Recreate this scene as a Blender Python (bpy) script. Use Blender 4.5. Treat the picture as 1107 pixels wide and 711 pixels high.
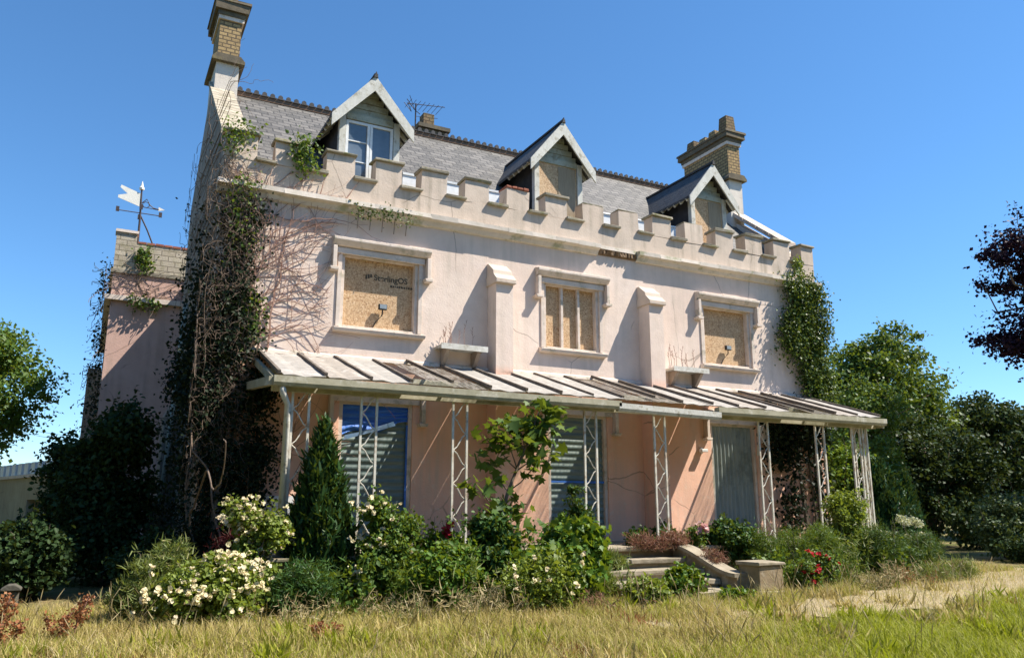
import bpy, bmesh, math, random
import numpy as np
from mathutils import Vector, Matrix
R = math.radians
random.seed(7); rng = np.random.default_rng(11)
S = bpy.context.scene
for o in list(bpy.data.objects): bpy.data.objects.remove(o)
COL = S.collection

# ------------------------------------------------------------------ camera, sky, sun, exposure
cam = bpy.data.cameras.new('camera'); co = bpy.data.objects.new('camera', cam); COL.objects.link(co)
cam.sensor_width = 36; cam.lens = 865/1107*36; cam.clip_end = 3000; cam.clip_start = .1
co.location = (0, 0, 1.6); co.rotation_euler = (R(90+12.45), 0, R(62.43-90)); S.camera = co
SUN = Vector((.80, -.46, 1.34*.93)).normalized()
w = bpy.data.worlds.new('World'); S.world = w; w.use_nodes = True
nt = w.node_tree; bg = nt.nodes['Background']
sky = nt.nodes.new('ShaderNodeTexSky'); sky.sky_type = 'NISHITA'; sky.sun_disc = False
sky.sun_elevation = math.asin(SUN.z); sky.sun_rotation = math.atan2(SUN.x, SUN.y)
sky.altitude = 0; sky.air_density = 1.0; sky.dust_density = 0; sky.ozone_density = 10
hs = nt.nodes.new('ShaderNodeHueSaturation'); hs.inputs['Hue'].default_value = .494; hs.inputs['Saturation'].default_value = 1.05
nt.links.new(sky.outputs[0], hs.inputs['Color']); nt.links.new(hs.outputs[0], bg.inputs[0]); bg.inputs[1].default_value = .105
sl = bpy.data.lights.new('sun', 'SUN'); so = bpy.data.objects.new('sun', sl); COL.objects.link(so)
sl.energy = 5.0; sl.angle = R(.53); sl.color = (1, .925, .81)
so.rotation_euler = (-SUN).to_track_quat('-Z', 'Y').to_euler(); so.location = (30, -20, 40)
S.view_settings.view_transform = 'Standard'; S.view_settings.look = 'None'
S.view_settings.exposure = .95; S.view_settings.gamma = 1
S.render.resolution_x = 1024; S.render.resolution_y = 657
S.render.engine = 'CYCLES'
S.cycles.max_bounces = 6; S.cycles.transparent_max_bounces = 8

# ------------------------------------------------------------------ materials
def mat(name):
    m = bpy.data.materials.new(name); m.use_nodes = True
    return m, m.node_tree, m.node_tree.nodes['Principled BSDF']
def N(t, ty, **kw):
    n = t.nodes.new('ShaderNode'+ty)
    for k, v in kw.items():
        if k in n.inputs: n.inputs[k].default_value = v
        else: setattr(n, k, v)
    return n
def L(t, a, b): t.links.new(a, b)
def c4(c): return (c[0], c[1], c[2], 1)
def ramp(t, fac, stops, interp='LINEAR'):
    n = t.nodes.new('ShaderNodeValToRGB'); n.color_ramp.interpolation = interp
    e = n.color_ramp.elements
    while len(e) < len(stops): e.new(.5)
    for i, (p, c) in enumerate(stops):
        e[i].position = p; e[i].color = c4(c) if not isinstance(c, (int, float)) else (c, c, c, 1)
    L(t, fac, n.inputs[0]); return n.outputs[0]
def mixc(t, fac, a, b, mode='MIX'):
    n = t.nodes.new('ShaderNodeMix'); n.data_type = 'RGBA'; n.blend_type = mode
    for i, v in ((0, fac), (6, a), (7, b)):
        if hasattr(v, 'is_linked'): L(t, v, n.inputs[i])
        else: n.inputs[i].default_value = v if i == 0 else c4(v)
    return n.outputs[2]
def pos(t, scale=(1, 1, 1), rot=(0, 0, 0)):
    g = t.nodes.new('ShaderNodeNewGeometry'); m = t.nodes.new('ShaderNodeMapping')
    L(t, g.outputs['Position'], m.inputs[0]); m.inputs['Scale'].default_value = scale; m.inputs['Rotation'].default_value = rot
    return m.outputs[0]
def noise(t, vec, scale, detail=5, rough=.6, dist=0):
    n = N(t, 'TexNoise', Scale=scale, Detail=detail, Roughness=rough, Distortion=dist); L(t, vec, n.inputs['Vector']); return n.outputs['Fac']
def math_(t, op, a, b=0.):
    n = t.nodes.new('ShaderNodeMath'); n.operation = op
    for i, v in enumerate((a, b)):
        if hasattr(v, 'is_linked'): L(t, v, n.inputs[i])
        else: n.inputs[i].default_value = v
    return n.outputs[0]
def bump(t, b, h, s, d=.02):
    n = N(t, 'Bump', Strength=s, Distance=d); L(t, h, n.inputs['Height']); L(t, n.outputs[0], b.inputs['Normal'])

def m_stucco(name, ca, cb, dirt, dirt_amt=.5, low=None, rough=.9):
    """painted render: blotches, rain streaks, hairline cracks; `low` = second paint colour below the veranda line"""
    m, t, b = mat(name); p = pos(t)
    base = mixc(t, ramp(t, noise(t, p, .7, 6, .62), [(.35, 0.), (.65, 1.)]), ca, cb)
    base = mixc(t, ramp(t, noise(t, p, 5, 6, .7), [(.42, 0.), (.75, .5)]), base, tuple(x*.86 for x in ca))
    if low:
        s = t.nodes.new('ShaderNodeSeparateXYZ'); L(t, p, s.inputs[0])
        z = math_(t, 'ADD', s.outputs[2], math_(t, 'MULTIPLY', noise(t, p, 3, 4), .3))
        lo = mixc(t, ramp(t, noise(t, p, 1.3, 5), [(.35, 0.), (.7, 1.)]), low, tuple(x*.88 for x in low))
        lo = mixc(t, ramp(t, noise(t, p, 7, 5, .7), [(.56, 0.), (.7, .55)]), lo, (.72, .62, .52))
        base = mixc(t, ramp(t, math_(t, 'MULTIPLY', z, .1), [(.405, 1.), (.425, 0.)]), base, lo)
    st = noise(t, pos(t, (7, 7, .45)), 1, 5, .6)
    st2 = noise(t, p, 1.1, 4)
    f = math_(t, 'MULTIPLY', ramp(t, st, [(.44, 0.), (.70, 1.)]), ramp(t, st2, [(.38, 0.), (.62, 1.)]))
    base = mixc(t, math_(t, 'MULTIPLY', f, dirt_amt), base, dirt)
    nv = N(t, 'TexNoise', Scale=1.8, Detail=5); L(t, p, nv.inputs['Vector'])
    vm = t.nodes.new('ShaderNodeMix'); vm.data_type = 'RGBA'; vm.inputs[0].default_value = .16
    L(t, p, vm.inputs[6]); L(t, nv.outputs['Color'], vm.inputs[7])
    v = N(t, 'TexVoronoi', Scale=.75, feature='DISTANCE_TO_EDGE'); L(t, vm.outputs[2], v.inputs['Vector'])
    cr = math_(t, 'MULTIPLY', ramp(t, v.outputs[0], [(.002, 1.), (.006, 0.)]), ramp(t, noise(t, p, .6, 3), [(.52, 0.), (.58, .6)]))
    base = mixc(t, cr, base, (.12, .09, .07))
    L(t, base, b.inputs['Base Color']); b.inputs['Roughness'].default_value = rough; b.inputs['Specular IOR Level'].default_value = .2
    bump(t, b, math_(t, 'ADD', noise(t, p, 30, 4), math_(t, 'MULTIPLY', noise(t, p, 3, 4), 2.)), .35, .012)
    return m

def m_brick(name, c1, c2, mortar, w=.225, h=.075, moss=0., bmp=.5, msize=.012):
    m, t, b = mat(name); p = pos(t)
    s = t.nodes.new('ShaderNodeSeparateXYZ'); L(t, p, s.inputs[0]); cmb = t.nodes.new('ShaderNodeCombineXYZ')
    L(t, math_(t, 'ADD', s.outputs[0], s.outputs[1]), cmb.inputs[0]); L(t, s.outputs[2], cmb.inputs[1])
    br = N(t, 'TexBrick', Scale=1.); L(t, cmb.outputs[0], br.inputs['Vector'])
    for k, v in (('Color1', c4(c1)), ('Color2', c4(c2)), ('Mortar', c4(mortar)), ('Mortar Size', msize), ('Brick Width', w), ('Row Height', h), ('Bias', 0.)): br.inputs[k].default_value = v
    col = mixc(t, ramp(t, noise(t, p, 9, 5, .7), [(.35, 0.), (.75, .7)]), br.outputs[0], tuple(x*.55 for x in c1))
    if moss: col = mixc(t, math_(t, 'MULTIPLY', ramp(t, noise(t, p, 4, 6, .7), [(.48, 0.), (.62, 1.)]), moss), col, (.16, .15, .06))
    L(t, col, b.inputs['Base Color']); b.inputs['Roughness'].default_value = .95; b.inputs['Specular IOR Level'].default_value = .15
    bump(t, b, math_(t, 'SUBTRACT', noise(t, p, 40, 3), br.outputs['Fac']), bmp, .012)
    return m

def m_slate(name, c1, c2, slope, axis='x', w=.3, h=.17):
    m, t, b = mat(name); p = pos(t)
    s = t.nodes.new('ShaderNodeSeparateXYZ'); L(t, p, s.inputs[0]); cmb = t.nodes.new('ShaderNodeCombineXYZ')
    L(t, s.outputs[0 if axis == 'x' else 1], cmb.inputs[0])
    wob = math_(t, 'MULTIPLY', noise(t, p, 4, 3), .09)
    L(t, math_(t, 'ADD', math_(t, 'MULTIPLY', s.outputs[2], 1/math.sin(slope)), wob), cmb.inputs[1])
    br = N(t, 'TexBrick', Scale=1.); L(t, cmb.outputs[0], br.inputs['Vector'])
    for k, v in (('Color1', c4(c1)), ('Color2', c4(c2)), ('Mortar', c4((.02, .02, .02))), ('Mortar Size', .014), ('Brick Width', w), ('Row Height', h)): br.inputs[k].default_value = v
    col = mixc(t, ramp(t, noise(t, p, 6, 6, .75), [(.45, 0.), (.7, .65)]), br.outputs[0], tuple(x*1.7 for x in c1))
    col = mixc(t, ramp(t, noise(t, p, 1.2, 5, .7), [(.5, 0.), (.72, .5)]), col, (.12, .11, .09))
    L(t, col, b.inputs['Base Color']); b.inputs['Roughness'].default_value = .62
    bump(t, b, math_(t, 'SUBTRACT', noise(t, p, 25, 3), math_(t, 'MULTIPLY', br.outputs['Fac'], 2.)), .6, .02)
    return m

def m_noisy(name, ca, cb, scale=4, rough=.85, bmp=.3, stretch=(1, 1, 1), third=None, metal=0., spec=.3, lo=.35, hi=.65, bd=.01):
    m, t, b = mat(name); p = pos(t, stretch)
    col = mixc(t, ramp(t, noise(t, p, scale, 6, .68), [(lo, 0.), (hi, 1.)]), ca, cb)
    if third: col = mixc(t, ramp(t, noise(t, pos(t), scale*.6, 6, .7), [(.54, 0.), (.64, .85)]), col, third)
    L(t, col, b.inputs['Base Color']); b.inputs['Roughness'].default_value = rough; b.inputs['Metallic'].default_value = metal
    b.inputs['Specular IOR Level'].default_value = spec
    if bmp: bump(t, b, noise(t, p, scale*4, 4), bmp, bd)
    return m

def m_osb(name):
    m, t, b = mat(name)
    def flakes(sc, rot):
        v = N(t, 'TexVoronoi', Scale=1., Randomness=1.); L(t, pos(t, sc, rot), v.inputs['Vector']); return v.outputs['Color']
    h1 = t.nodes.new('ShaderNodeSeparateColor'); L(t, flakes((34, 34, 70), (0, R(20), 0)), h1.inputs[0])
    h2 = t.nodes.new('ShaderNodeSeparateColor'); L(t, flakes((70, 40, 28), (0, R(-25), 0)), h2.inputs[0])
    f = mixc(t, .5, h1.outputs[0], h2.outputs[1])
    col = ramp(t, f, [(.12, (.26, .14, .065)), (.4, (.47, .29, .145)), (.62, (.55, .365, .20)), (.88, (.66, .48, .30))])
    col = mixc(t, ramp(t, noise(t, pos(t), 1.6, 4), [(.42, 0.), (.7, .4)]), col, (.46, .35, .22))
    L(t, col, b.inputs['Base Color']); b.inputs['Roughness'].default_value = .75
    bump(t, b, f, .3, .006); return m

def m_leaf(name, ca, cb, cc=None, trans=.35, rough=.5, tint=None):
    trans *= .7 if ca[1] > ca[0] else 1
    m = bpy.data.materials.new(name); m.use_nodes = True; t = m.node_tree; t.nodes.clear()
    out = t.nodes.new('ShaderNodeOutputMaterial'); g = t.nodes.new('ShaderNodeNewGeometry')
    st = [(0., ca), (.7, cb), (1., cc or cb)]
    col = ramp(t, g.outputs['Random Per Island'], st)
    col = mixc(t, ramp(t, noise(t, pos(t), 1.7, 3), [(.4, 0.), (.66, .55)]), col, tint or tuple(min(1, x*1.35) for x in cb))
    d = N(t, 'BsdfPrincipled', Roughness=rough); L(t, col, d.inputs['Base Color']); d.inputs['Specular IOR Level'].default_value = .25 if cb[1] > .06 else .1
    tr = t.nodes.new('ShaderNodeBsdfTranslucent'); L(t, mixc(t, .6, col, (min(1, cb[1]*2.3), min(1, cb[1]*2.7), cb[2]*.8), 'MIX') if ca[1] > ca[0] else col, tr.inputs[0])
    mx = t.nodes.new('ShaderNodeMixShader'); mx.inputs[0].default_value = trans
    L(t, d.outputs[0], mx.inputs[1]); L(t, tr.outputs[0], mx.inputs[2]); L(t, mx.outputs[0], out.inputs[0])
    return m

def m_plain(name, c, rough=.6, metal=0., spec=.4):
    return m_noisy(name, c, tuple(x*.8 for x in c), 6, rough, .1, metal=metal, spec=spec)

M = {}
M['wall'] = m_stucco('pale_pink_render', (.70, .562, .475), (.77, .645, .555), (.48, .41, .33), .55, low=(.84, .51, .37))
M['parapet'] = m_stucco('parapet_render', (.57, .465, .375), (.63, .53, .44), (.28, .24, .18), .8)
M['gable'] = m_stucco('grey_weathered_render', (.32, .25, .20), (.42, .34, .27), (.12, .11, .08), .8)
M['tower'] = m_stucco('pink_tower_render', (.56, .37, .31), (.60, .42, .36), (.28, .22, .17), .6)
M['whiterender'] = m_stucco('white_render', (.64, .57, .49), (.70, .65, .57), (.34, .30, .24), .7)
M['cream'] = m_stucco('cream_render', (.34, .29, .19), (.42, .37, .25), (.22, .2, .15), .7)
M['trim'] = m_noisy('weathered_cream_trim', (.70, .60, .52), (.58, .49, .41), 5, .8, .3, third=(.36, .33, .24))
M['soffit'] = m_noisy('mossy_cornice', (.70, .62, .54), (.56, .50, .42), 4, .9, .35, third=(.34, .33, .20))
M['cap'] = m_noisy('mossy_coping_stone', (.34, .30, .24), (.22, .20, .14), 7, .95, .6, third=(.17, .17, .07))
M['stone'] = m_brick('old_pale_stone', (.52, .46, .36), (.44, .38, .29), (.20, .17, .13), .34, .14, moss=.35)
M['brick'] = m_brick('yellow_stock_brick', (.46, .33, .165), (.34, .235, .12), (.10, .08, .06), .17, .085, msize=.014)
M['brickdark'] = m_brick('sooty_brick', (.27, .19, .11), (.2, .145, .085), (.08, .06, .045), .17, .085, moss=.3, msize=.014)
M['capbrick'] = m_noisy('sooty_cap', (.16, .13, .09), (.10, .085, .06), 7, .95, .5, third=(.2, .17, .08))
M['redbrick'] = m_noisy('red_tile_capping', (.36, .13, .08), (.26, .10, .07), 9, .9, .4)
M['slate'] = m_slate('grey_slates', (.062, .059, .055), (.165, .153, .138), R(43), 'x', .27, .17)
M['slateside'] = m_slate('dark_slates', (.045, .043, .042), (.075, .072, .068), R(46), 'y', .26, .16)
M['ridge'] = m_noisy('dark_ridge_tile', (.085, .08, .08), (.05, .05, .05), 8, .8, .3)
M['lead'] = m_noisy('lead_flashing', (.42, .43, .44), (.30, .31, .33), 5, .6, .2)
M['blackboard'] = m_noisy('tarred_cheek', (.028, .028, .03), (.05, .048, .048), 5, .8, .3)
M['paintw'] = m_noisy('flaking_white_paint', (.62, .61, .56), (.48, .47, .41), 9, .7, .35, stretch=(1, 1, .5), third=(.30, .27, .2))
M['paintg'] = m_noisy('green_grey_paint', (.45, .47, .40), (.34, .36, .29), 9, .75, .3, third=(.26, .24, .17))
M['whiteframe'] = m_noisy('white_window_paint', (.78, .79, .78), (.66, .67, .66), 9, .5, .1)
M['osb'] = m_osb('osb_board')
M['osbdark'] = m_noisy('weathered_ply', (.36, .29, .20), (.28, .22, .15), 5, .85, .3, stretch=(6, 6, .6))
M['ink'] = m_noisy('printed_ink', (.075, .058, .04), (.11, .085, .055), 40, .8, 0)
M['batten'] = m_noisy('dark_roof_batten', (.10, .08, .065), (.20, .165, .135), 8, .8, .4)
M['panel'] = m_noisy('weathered_white_panel', (.43, .405, .37), (.26, .235, .205), 5, .6, .5, stretch=(1.2, 8, 1), third=(.50, .47, .43))
M['panel2'] = m_noisy('lichen_grey_panel', (.40, .36, .31), (.24, .205, .175), 6, .7, .5, stretch=(1.2, 6, 1), third=(.55, .51, .46))
M['gutter'] = m_noisy('green_stained_gutter', (.42, .39, .285), (.30, .28, .19), 4, .7, .25, third=(.54, .51, .42))
M['iron'] = m_noisy('cream_painted_iron', (.70, .68, .60), (.54, .50, .41), 9, .6, .25, third=(.36, .25, .16))
M['darkiron'] = m_noisy('dark_iron', (.04, .035, .04), (.07, .05, .045), 20, .6, .1)
M['goldw'] = m_noisy('white_enamel', (.80, .78, .70), (.70, .68, .6), 10, .5, .1)
M['sheet'] = m_noisy('green_corrugated_sheet', (.10, .15, .14), (.17, .225, .21), 3, .42, .1, stretch=(.7, 1, 6), third=(.22, .27, .27), spec=.55)
M['sheetv'] = m_noisy('blue_grey_corrugated_sheet', (.21, .255, .245), (.30, .34, .32), 3, .45, .1, stretch=(6, 1, .7), third=(.15, .18, .17), spec=.5)
M['tarp'] = m_noisy('blue_tarpaulin', (.015, .11, .50), (.04, .20, .66), 3, .4, .5, stretch=(.6, 1, 7), spec=.6, bd=.03)
M['bark'] = m_noisy('bark', (.11, .085, .06), (.18, .145, .11), 10, .95, .6, stretch=(1, 1, .3))
M['twig'] = m_noisy('grey_bare_stem', (.12, .085, .06), (.22, .16, .12), 12, .9, 0)
M['twigred'] = m_noisy('reddish_bare_stem', (.25, .135, .10), (.36, .22, .165), 12, .9, 0)
M['terr'] = m_noisy('worn_step_stone', (.24, .20, .14), (.36, .31, .23), 6, .95, .5, third=(.2, .18, .11))
M['sandstone'] = m_noisy('brown_stone', (.33, .25, .15), (.24, .18, .11), 6, .95, .6, third=(.42, .36, .27))
M['black'] = m_plain('black_plastic', (.03, .03, .03), .5)
M['glassl'] = m_plain('lamp_glass', (.30, .34, .36), .15, spec=.6)

def m_glass():
    m, t, b = mat('old_window_glass'); p = pos(t)
    col = mixc(t, ramp(t, noise(t, p, 1.5, 4), [(.35, 0.), (.65, 1.)]), (.09, .12, .15), (.16, .20, .24))
    L(t, col, b.inputs['Base Color']); b.inputs['Roughness'].default_value = .07; b.inputs['Specular IOR Level'].default_value = .8
    bump(t, b, noise(t, p, 2, 2), .1, .02); return m
M['glass'] = m_glass()
def m_dirtyglass():
    m = bpy.data.materials.new('dirty_roof_glass'); m.use_nodes = True; t = m.node_tree; t.nodes.clear()
    out = t.nodes.new('ShaderNodeOutputMaterial'); tr = t.nodes.new('ShaderNodeBsdfTransparent'); tr.inputs[0].default_value = (.92, .93, .9, 1)
    d = N(t, 'BsdfPrincipled', Roughness=.3); n = noise(t, pos(t, (5, 1, 1)), 4, 6, .7)
    L(t, mixc(t, n, (.34, .30, .25), (.5, .46, .41)), d.inputs['Base Color'])
    mx = t.nodes.new('ShaderNodeMixShader'); L(t, ramp(t, n, [(.4, .16), (.7, .8)]), mx.inputs[0])
    L(t, tr.outputs[0], mx.inputs[1]); L(t, d.outputs[0], mx.inputs[2]); L(t, mx.outputs[0], out.inputs[0]); return m
M['dirtyglass'] = m_dirtyglass()

# foliage
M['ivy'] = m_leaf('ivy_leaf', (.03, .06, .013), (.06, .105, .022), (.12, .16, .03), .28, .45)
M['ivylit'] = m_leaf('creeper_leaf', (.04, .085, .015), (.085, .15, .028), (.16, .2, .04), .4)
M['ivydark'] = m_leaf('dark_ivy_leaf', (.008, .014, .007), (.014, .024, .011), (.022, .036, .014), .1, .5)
M['maple'] = m_leaf('maple_leaf', (.035, .08, .015), (.07, .13, .022), (.12, .18, .03), .45)
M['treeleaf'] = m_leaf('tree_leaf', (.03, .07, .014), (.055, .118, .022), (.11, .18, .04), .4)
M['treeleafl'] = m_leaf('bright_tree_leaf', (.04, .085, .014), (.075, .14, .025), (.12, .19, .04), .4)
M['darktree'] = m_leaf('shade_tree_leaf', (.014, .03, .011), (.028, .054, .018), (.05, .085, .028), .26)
M['beech'] = m_leaf('copper_beech_leaf', (.012, .006, .012), (.024, .010, .018), (.045, .02, .028), .15, tint=(.03, .014, .024))
M['conifer'] = m_leaf('thuja_spray', (.016, .045, .014), (.03, .075, .018), (.05, .11, .02), .25)
M['yew'] = m_leaf('yew_needle', (.010, .040, .013), (.02, .075, .022), (.04, .11, .03), .2)
M['rose'] = m_leaf('rose_leaf', (.04, .085, .014), (.078, .145, .022), (.16, .21, .04), .38)
M['shrub'] = m_leaf('shrub_leaf', (.038, .09, .012), (.075, .155, .018), (.16, .22, .035), .4)
M['shrubd'] = m_leaf('deep_green_leaf', (.018, .052, .011), (.038, .095, .018), (.08, .15, .03), .34)
M['yellowg'] = m_leaf('yellow_green_leaf', (.08, .12, .02), (.15, .20, .035), (.24, .27, .06), .42)
M['grasstall'] = m_leaf('tall_weed_blade', (.07, .11, .025), (.15, .18, .055), (.30, .27, .12), .35)
M['straw'] = m_leaf('straw_blade', (.30, .23, .11), (.42, .34, .18), (.5, .42, .25), .3, tint=(.36, .30, .14))
M['dock'] = m_leaf('rusty_dock_seed', (.20, .07, .03), (.32, .13, .05), (.38, .2, .09), .3, tint=(.3, .12, .05))
M['redstem'] = m_leaf('dry_red_weed', (.20, .09, .06), (.28, .14, .09), (.22, .18, .08), .3, tint=(.25, .12, .08))
M['petalw'] = m_leaf('cream_white_petal', (.72, .64, .36), (.80, .73, .50), (.78, .62, .48), .3, .6, tint=(.80, .70, .42))
M['petalp'] = m_leaf('pink_petal', (.70, .42, .40), (.75, .5, .46), (.7, .3, .3), .3, .6, tint=(.72, .48, .45))
M['petalr'] = m_leaf('red_petal', (.45, .02, .03), (.55, .04, .05), (.36, .015, .03), .3, .5, tint=(.5, .03, .04))
M['umbel'] = m_leaf('pale_seed_head', (.36, .38, .29), (.48, .49, .38), (.40, .40, .30), .3, .8, tint=(.45, .46, .35))

# ------------------------------------------------------------------ mesh helpers
class MB:
    def __init__(s): s.v = []; s.f = []
    def add(s, vs, fs):
        n = len(s.v); s.v += [tuple(v) for v in vs]; s.f += [tuple(i+n for i in f) for f in fs]; return s
    def box(s, x0, x1, y0, y1, z0, z1, j=0):
        q = lambda a: a+(random.uniform(-j, j) if j else 0)
        return s.add([(q(x), q(y), q(z)) for z in (z0, z1) for y in (y0, y1) for x in (x0, x1)],
                     [(0, 2, 3, 1), (4, 5, 7, 6), (0, 1, 5, 4), (2, 6, 7, 3), (0, 4, 6, 2), (1, 3, 7, 5)])
    def prism(s, poly, axis, a, b):
        """poly of 2D points extruded along axis; x: (y,z), y: (x,z), z: (x,y)"""
        n = len(poly)
        def P(p, c): return {'x': (c, p[0], p[1]), 'y': (p[0], c, p[1]), 'z': (p[0], p[1], c)}[axis]
        vs = [P(p, a) for p in poly]+[P(p, b) for p in poly]
        fs = [tuple(range(n))[::-1], tuple(range(n, 2*n))]+[(i, (i+1) % n, (i+1) % n+n, i+n) for i in range(n)]
        return s.add(vs, fs)
    def bar(s, p, q, w, h, up=(0, 0, 1)):
        p = Vector(p); q = Vector(q); d = (q-p).normalized(); u = Vector(up)
        if abs(d.dot(u)) > .98: u = Vector((0, 1, 0))
        r = d.cross(u).normalized(); u = r.cross(d)
        vs = [c+r*a*w/2+u*b*h/2 for c in (p, q) for a, b in ((-1, -1), (1, -1), (1, 1), (-1, 1))]
        return s.add(vs, [(0, 1, 2, 3), (7, 6, 5, 4), (0, 4, 5, 1), (1, 5, 6, 2), (2, 6, 7, 3), (3, 7, 4, 0)])
    def tube(s, pts, rad, n=6):
        pts = [Vector(p) for p in pts]; k = len(pts)
        if not hasattr(rad, '__len__'): rad = [rad]*k
        vs = []; a = None
        for i, p in enumerate(pts):
            d = (pts[min(i+1, k-1)]-pts[max(i-1, 0)])
            d = d.normalized() if d.length > 1e-9 else Vector((0, 0, 1))
            if a is None: a = d.orthogonal().normalized()
            a = (a-d*a.dot(d)); a = a.normalized() if a.length > 1e-6 else d.orthogonal().normalized()
            b = d.cross(a)
            vs += [p+(a*math.cos(2*math.pi*j/n)+b*math.sin(2*math.pi*j/n))*rad[i] for j in range(n)]
        fs = [(i*n+j, i*n+(j+1) % n, (i+1)*n+(j+1) % n, (i+1)*n+j) for i in range(k-1) for j in range(n)]
        fs += [tuple(range(n))[::-1], tuple(range((k-1)*n, k*n))]
        return s.add(vs, fs)
    def build(s, name, m, parent=None, smooth=False, bevel=0):
        me = bpy.data.meshes.new(name); me.from_pydata(s.v, [], s.f); me.update()
        bm = bmesh.new(); bm.from_mesh(me); bmesh.ops.recalc_face_normals(bm, faces=bm.faces); bm.to_mesh(me); bm.free()
        return link(name, me, m, parent, smooth, bevel)
def link(name, me, m, parent=None, smooth=False, bevel=0):
    o = bpy.data.objects.new(name, me); COL.objects.link(o)
    if m: me.materials.append(M[m] if isinstance(m, str) else m)
    if smooth: me.shade_smooth()
    if bevel:
        b = o.modifiers.new('bevel', 'BEVEL'); b.width = bevel; b.segments = 2; b.limit_method = 'ANGLE'
    if parent is not None:
        o.parent = parent
        if parent.type == 'EMPTY' and not parent.get('_local'): o.location = -Vector(parent.location)   # vertices stay in world metres
    return o
def tag(o, label=None, cat=None, group=None, kind=None):
    for k, v in (('label', label), ('category', cat), ('group', group), ('kind', kind)):
        if v: o[k] = v
    return o
def thing(name, label, cat, loc=(0, 0, 0), group=None, local=False):
    o = bpy.data.objects.new(name, None); COL.objects.link(o); o.location = loc; o.empty_display_size = .2
    if local: o['_local'] = 1
    return tag(o, label, cat, group)

def np_mesh(name, V, loops, starts, m, parent=None, smooth=False):
    me = bpy.data.meshes.new(name); V = np.asarray(V, np.float32); loops = np.asarray(loops, np.int32); starts = np.asarray(starts, np.int32)
    me.vertices.add(len(V)); me.vertices.foreach_set('co', V.ravel())
    me.loops.add(len(loops)); me.loops.foreach_set('vertex_index', loops)
    me.polygons.add(len(starts)); me.polygons.foreach_set('loop_start', starts)
    me.update(calc_edges=True); me.validate()
    return link(name, me, m, parent, smooth)
TEMPL = {   # leaf outlines (x across, y along) folded on the midrib
    'rhomb': ([(0, 0, 0), (.38, .45, .10), (0, 1, 0), (-.38, .45, .10)], [(0, 1, 2), (0, 2, 3)]),
    'oval': ([(0, 0, 0), (.30, .25, .09), (.33, .6, .1), (0, 1, -.08), (-.33, .6, .1), (-.30, .25, .09)], [(0, 1, 2, 3), (0, 3, 4, 5)]),
    'blade': ([(-.06, 0, 0), (.06, 0, 0), (.05, .55, .08), (-.05, .55, .08), (0, 1, .3)], [(0, 1, 2, 3), (3, 2, 4)]),
    'needle': ([(-.12, 0, 0), (.12, 0, 0), (.1, .7, .05), (0, 1, .1), (-.1, .7, .05)], [(0, 1, 2, 3, 4)]),
    'maple': ([(0, 0, 0), (.20, .08, .03), (.52, .10, .02), (.34, .34, .05), (.62, .62, .0), (.26, .60, .04), (0, 1.05, -.05),
               (-.26, .60, .04), (-.62, .62, .0), (-.34, .34, .05), (-.52, .10, .02), (-.20, .08, .03), (0, .4, -.03)],
              [(0, 1, 2, 3, 12), (12, 3, 4, 5, 6), (12, 6, 7, 8, 9), (0, 12, 9, 10, 11)]),
    'petals': ([(.5, 0, .1), (0, .5, .1), (-.5, 0, .1), (0, -.5, .1), (.36, .36, .32), (-.36, .36, .32), (-.36, -.36, .32), (.36, -.36, .32), (0, 0, .0)],
               [(8, 0, 4), (8, 4, 1), (8, 1, 5), (8, 5, 2), (8, 2, 6), (8, 6, 3), (8, 3, 7), (8, 7, 0)]),
}
def leaves(name, P, size, m, parent, templ='rhomb', up=.5, droop=.2, out=None, var=.4, axis=None, axw=0.):
    """one mesh of real leaf faces at points P"""
    P = np.asarray(P, float); n = len(P)
    T, F = TEMPL[templ]; T = np.array(T); k = len(T)
    nn = rng.normal(size=(n, 3)); nn /= np.linalg.norm(nn, axis=1, keepdims=True)
    nn[:, 2] += up
    if out is not None: nn += out
    nn /= np.linalg.norm(nn, axis=1, keepdims=True)
    a = rng.normal(size=(n, 3)); a[:, 2] -= droop
    if axis is not None: a = a*(1-axw)+np.asarray(axis)*axw*1.7
    a -= nn*np.sum(a*nn, 1, keepdims=True); a /= np.linalg.norm(a, axis=1, keepdims=True)+1e-9
    b = np.cross(a, nn)
    s = size*(1+var*rng.uniform(-1, 1, n))
    V = P[:, None, :]+s[:, None, None]*(T[None, :, 0, None]*b[:, None, :]+(T[None, :, 1, None])*a[:, None, :]+T[None, :, 2, None]*nn[:, None, :])
    base = np.arange(n)[:, None]*k
    fl = np.concatenate([np.array(f) for f in F]); cnt = np.array([len(f) for f in F])
    loops = (base+fl[None, :]).ravel()
    st0 = np.concatenate([[0], np.cumsum(cnt)[:-1]]); starts = (np.arange(n)[:, None]*len(fl)+st0[None, :]).ravel()
    return np_mesh(name, V.reshape(-1, 3), loops, starts, m, parent)
def clumps(ells, nsub, per, rs, shell=.55, flat=.7):
    """leaf points in many small clumps spread unevenly through ellipsoids; also returns clump centres"""
    pts = []; cs = []; outs = []
    tot = sum(e[3]*e[4]*e[5] for e in ells)**.0
    vol = [(e[3]*e[4]*e[5])**.66 for e in ells]; sv = sum(vol)
    for e, vv in zip(ells, vol):
        c = np.array(e[:3]); r = np.array(e[3:6]); k = max(2, int(nsub*vv/sv))
        for _ in range(k):
            d = rng.normal(size=3); d /= np.linalg.norm(d)
            rad = rng.uniform(shell, 1.0)*rng.uniform(.85, 1.08)
            cc = c+d*r*rad; q = int(per*rng.uniform(.5, 1.5)); rr = rs*rng.uniform(.6, 1.4)
            g = rng.normal(size=(q, 3))*np.array([rr, rr, rr*flat])*.5
            pts.append(cc+g); cs.append(cc); outs.append(np.repeat(d[None]*.5, q, 0))
    return np.concatenate(pts), cs, np.concatenate(outs)
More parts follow.
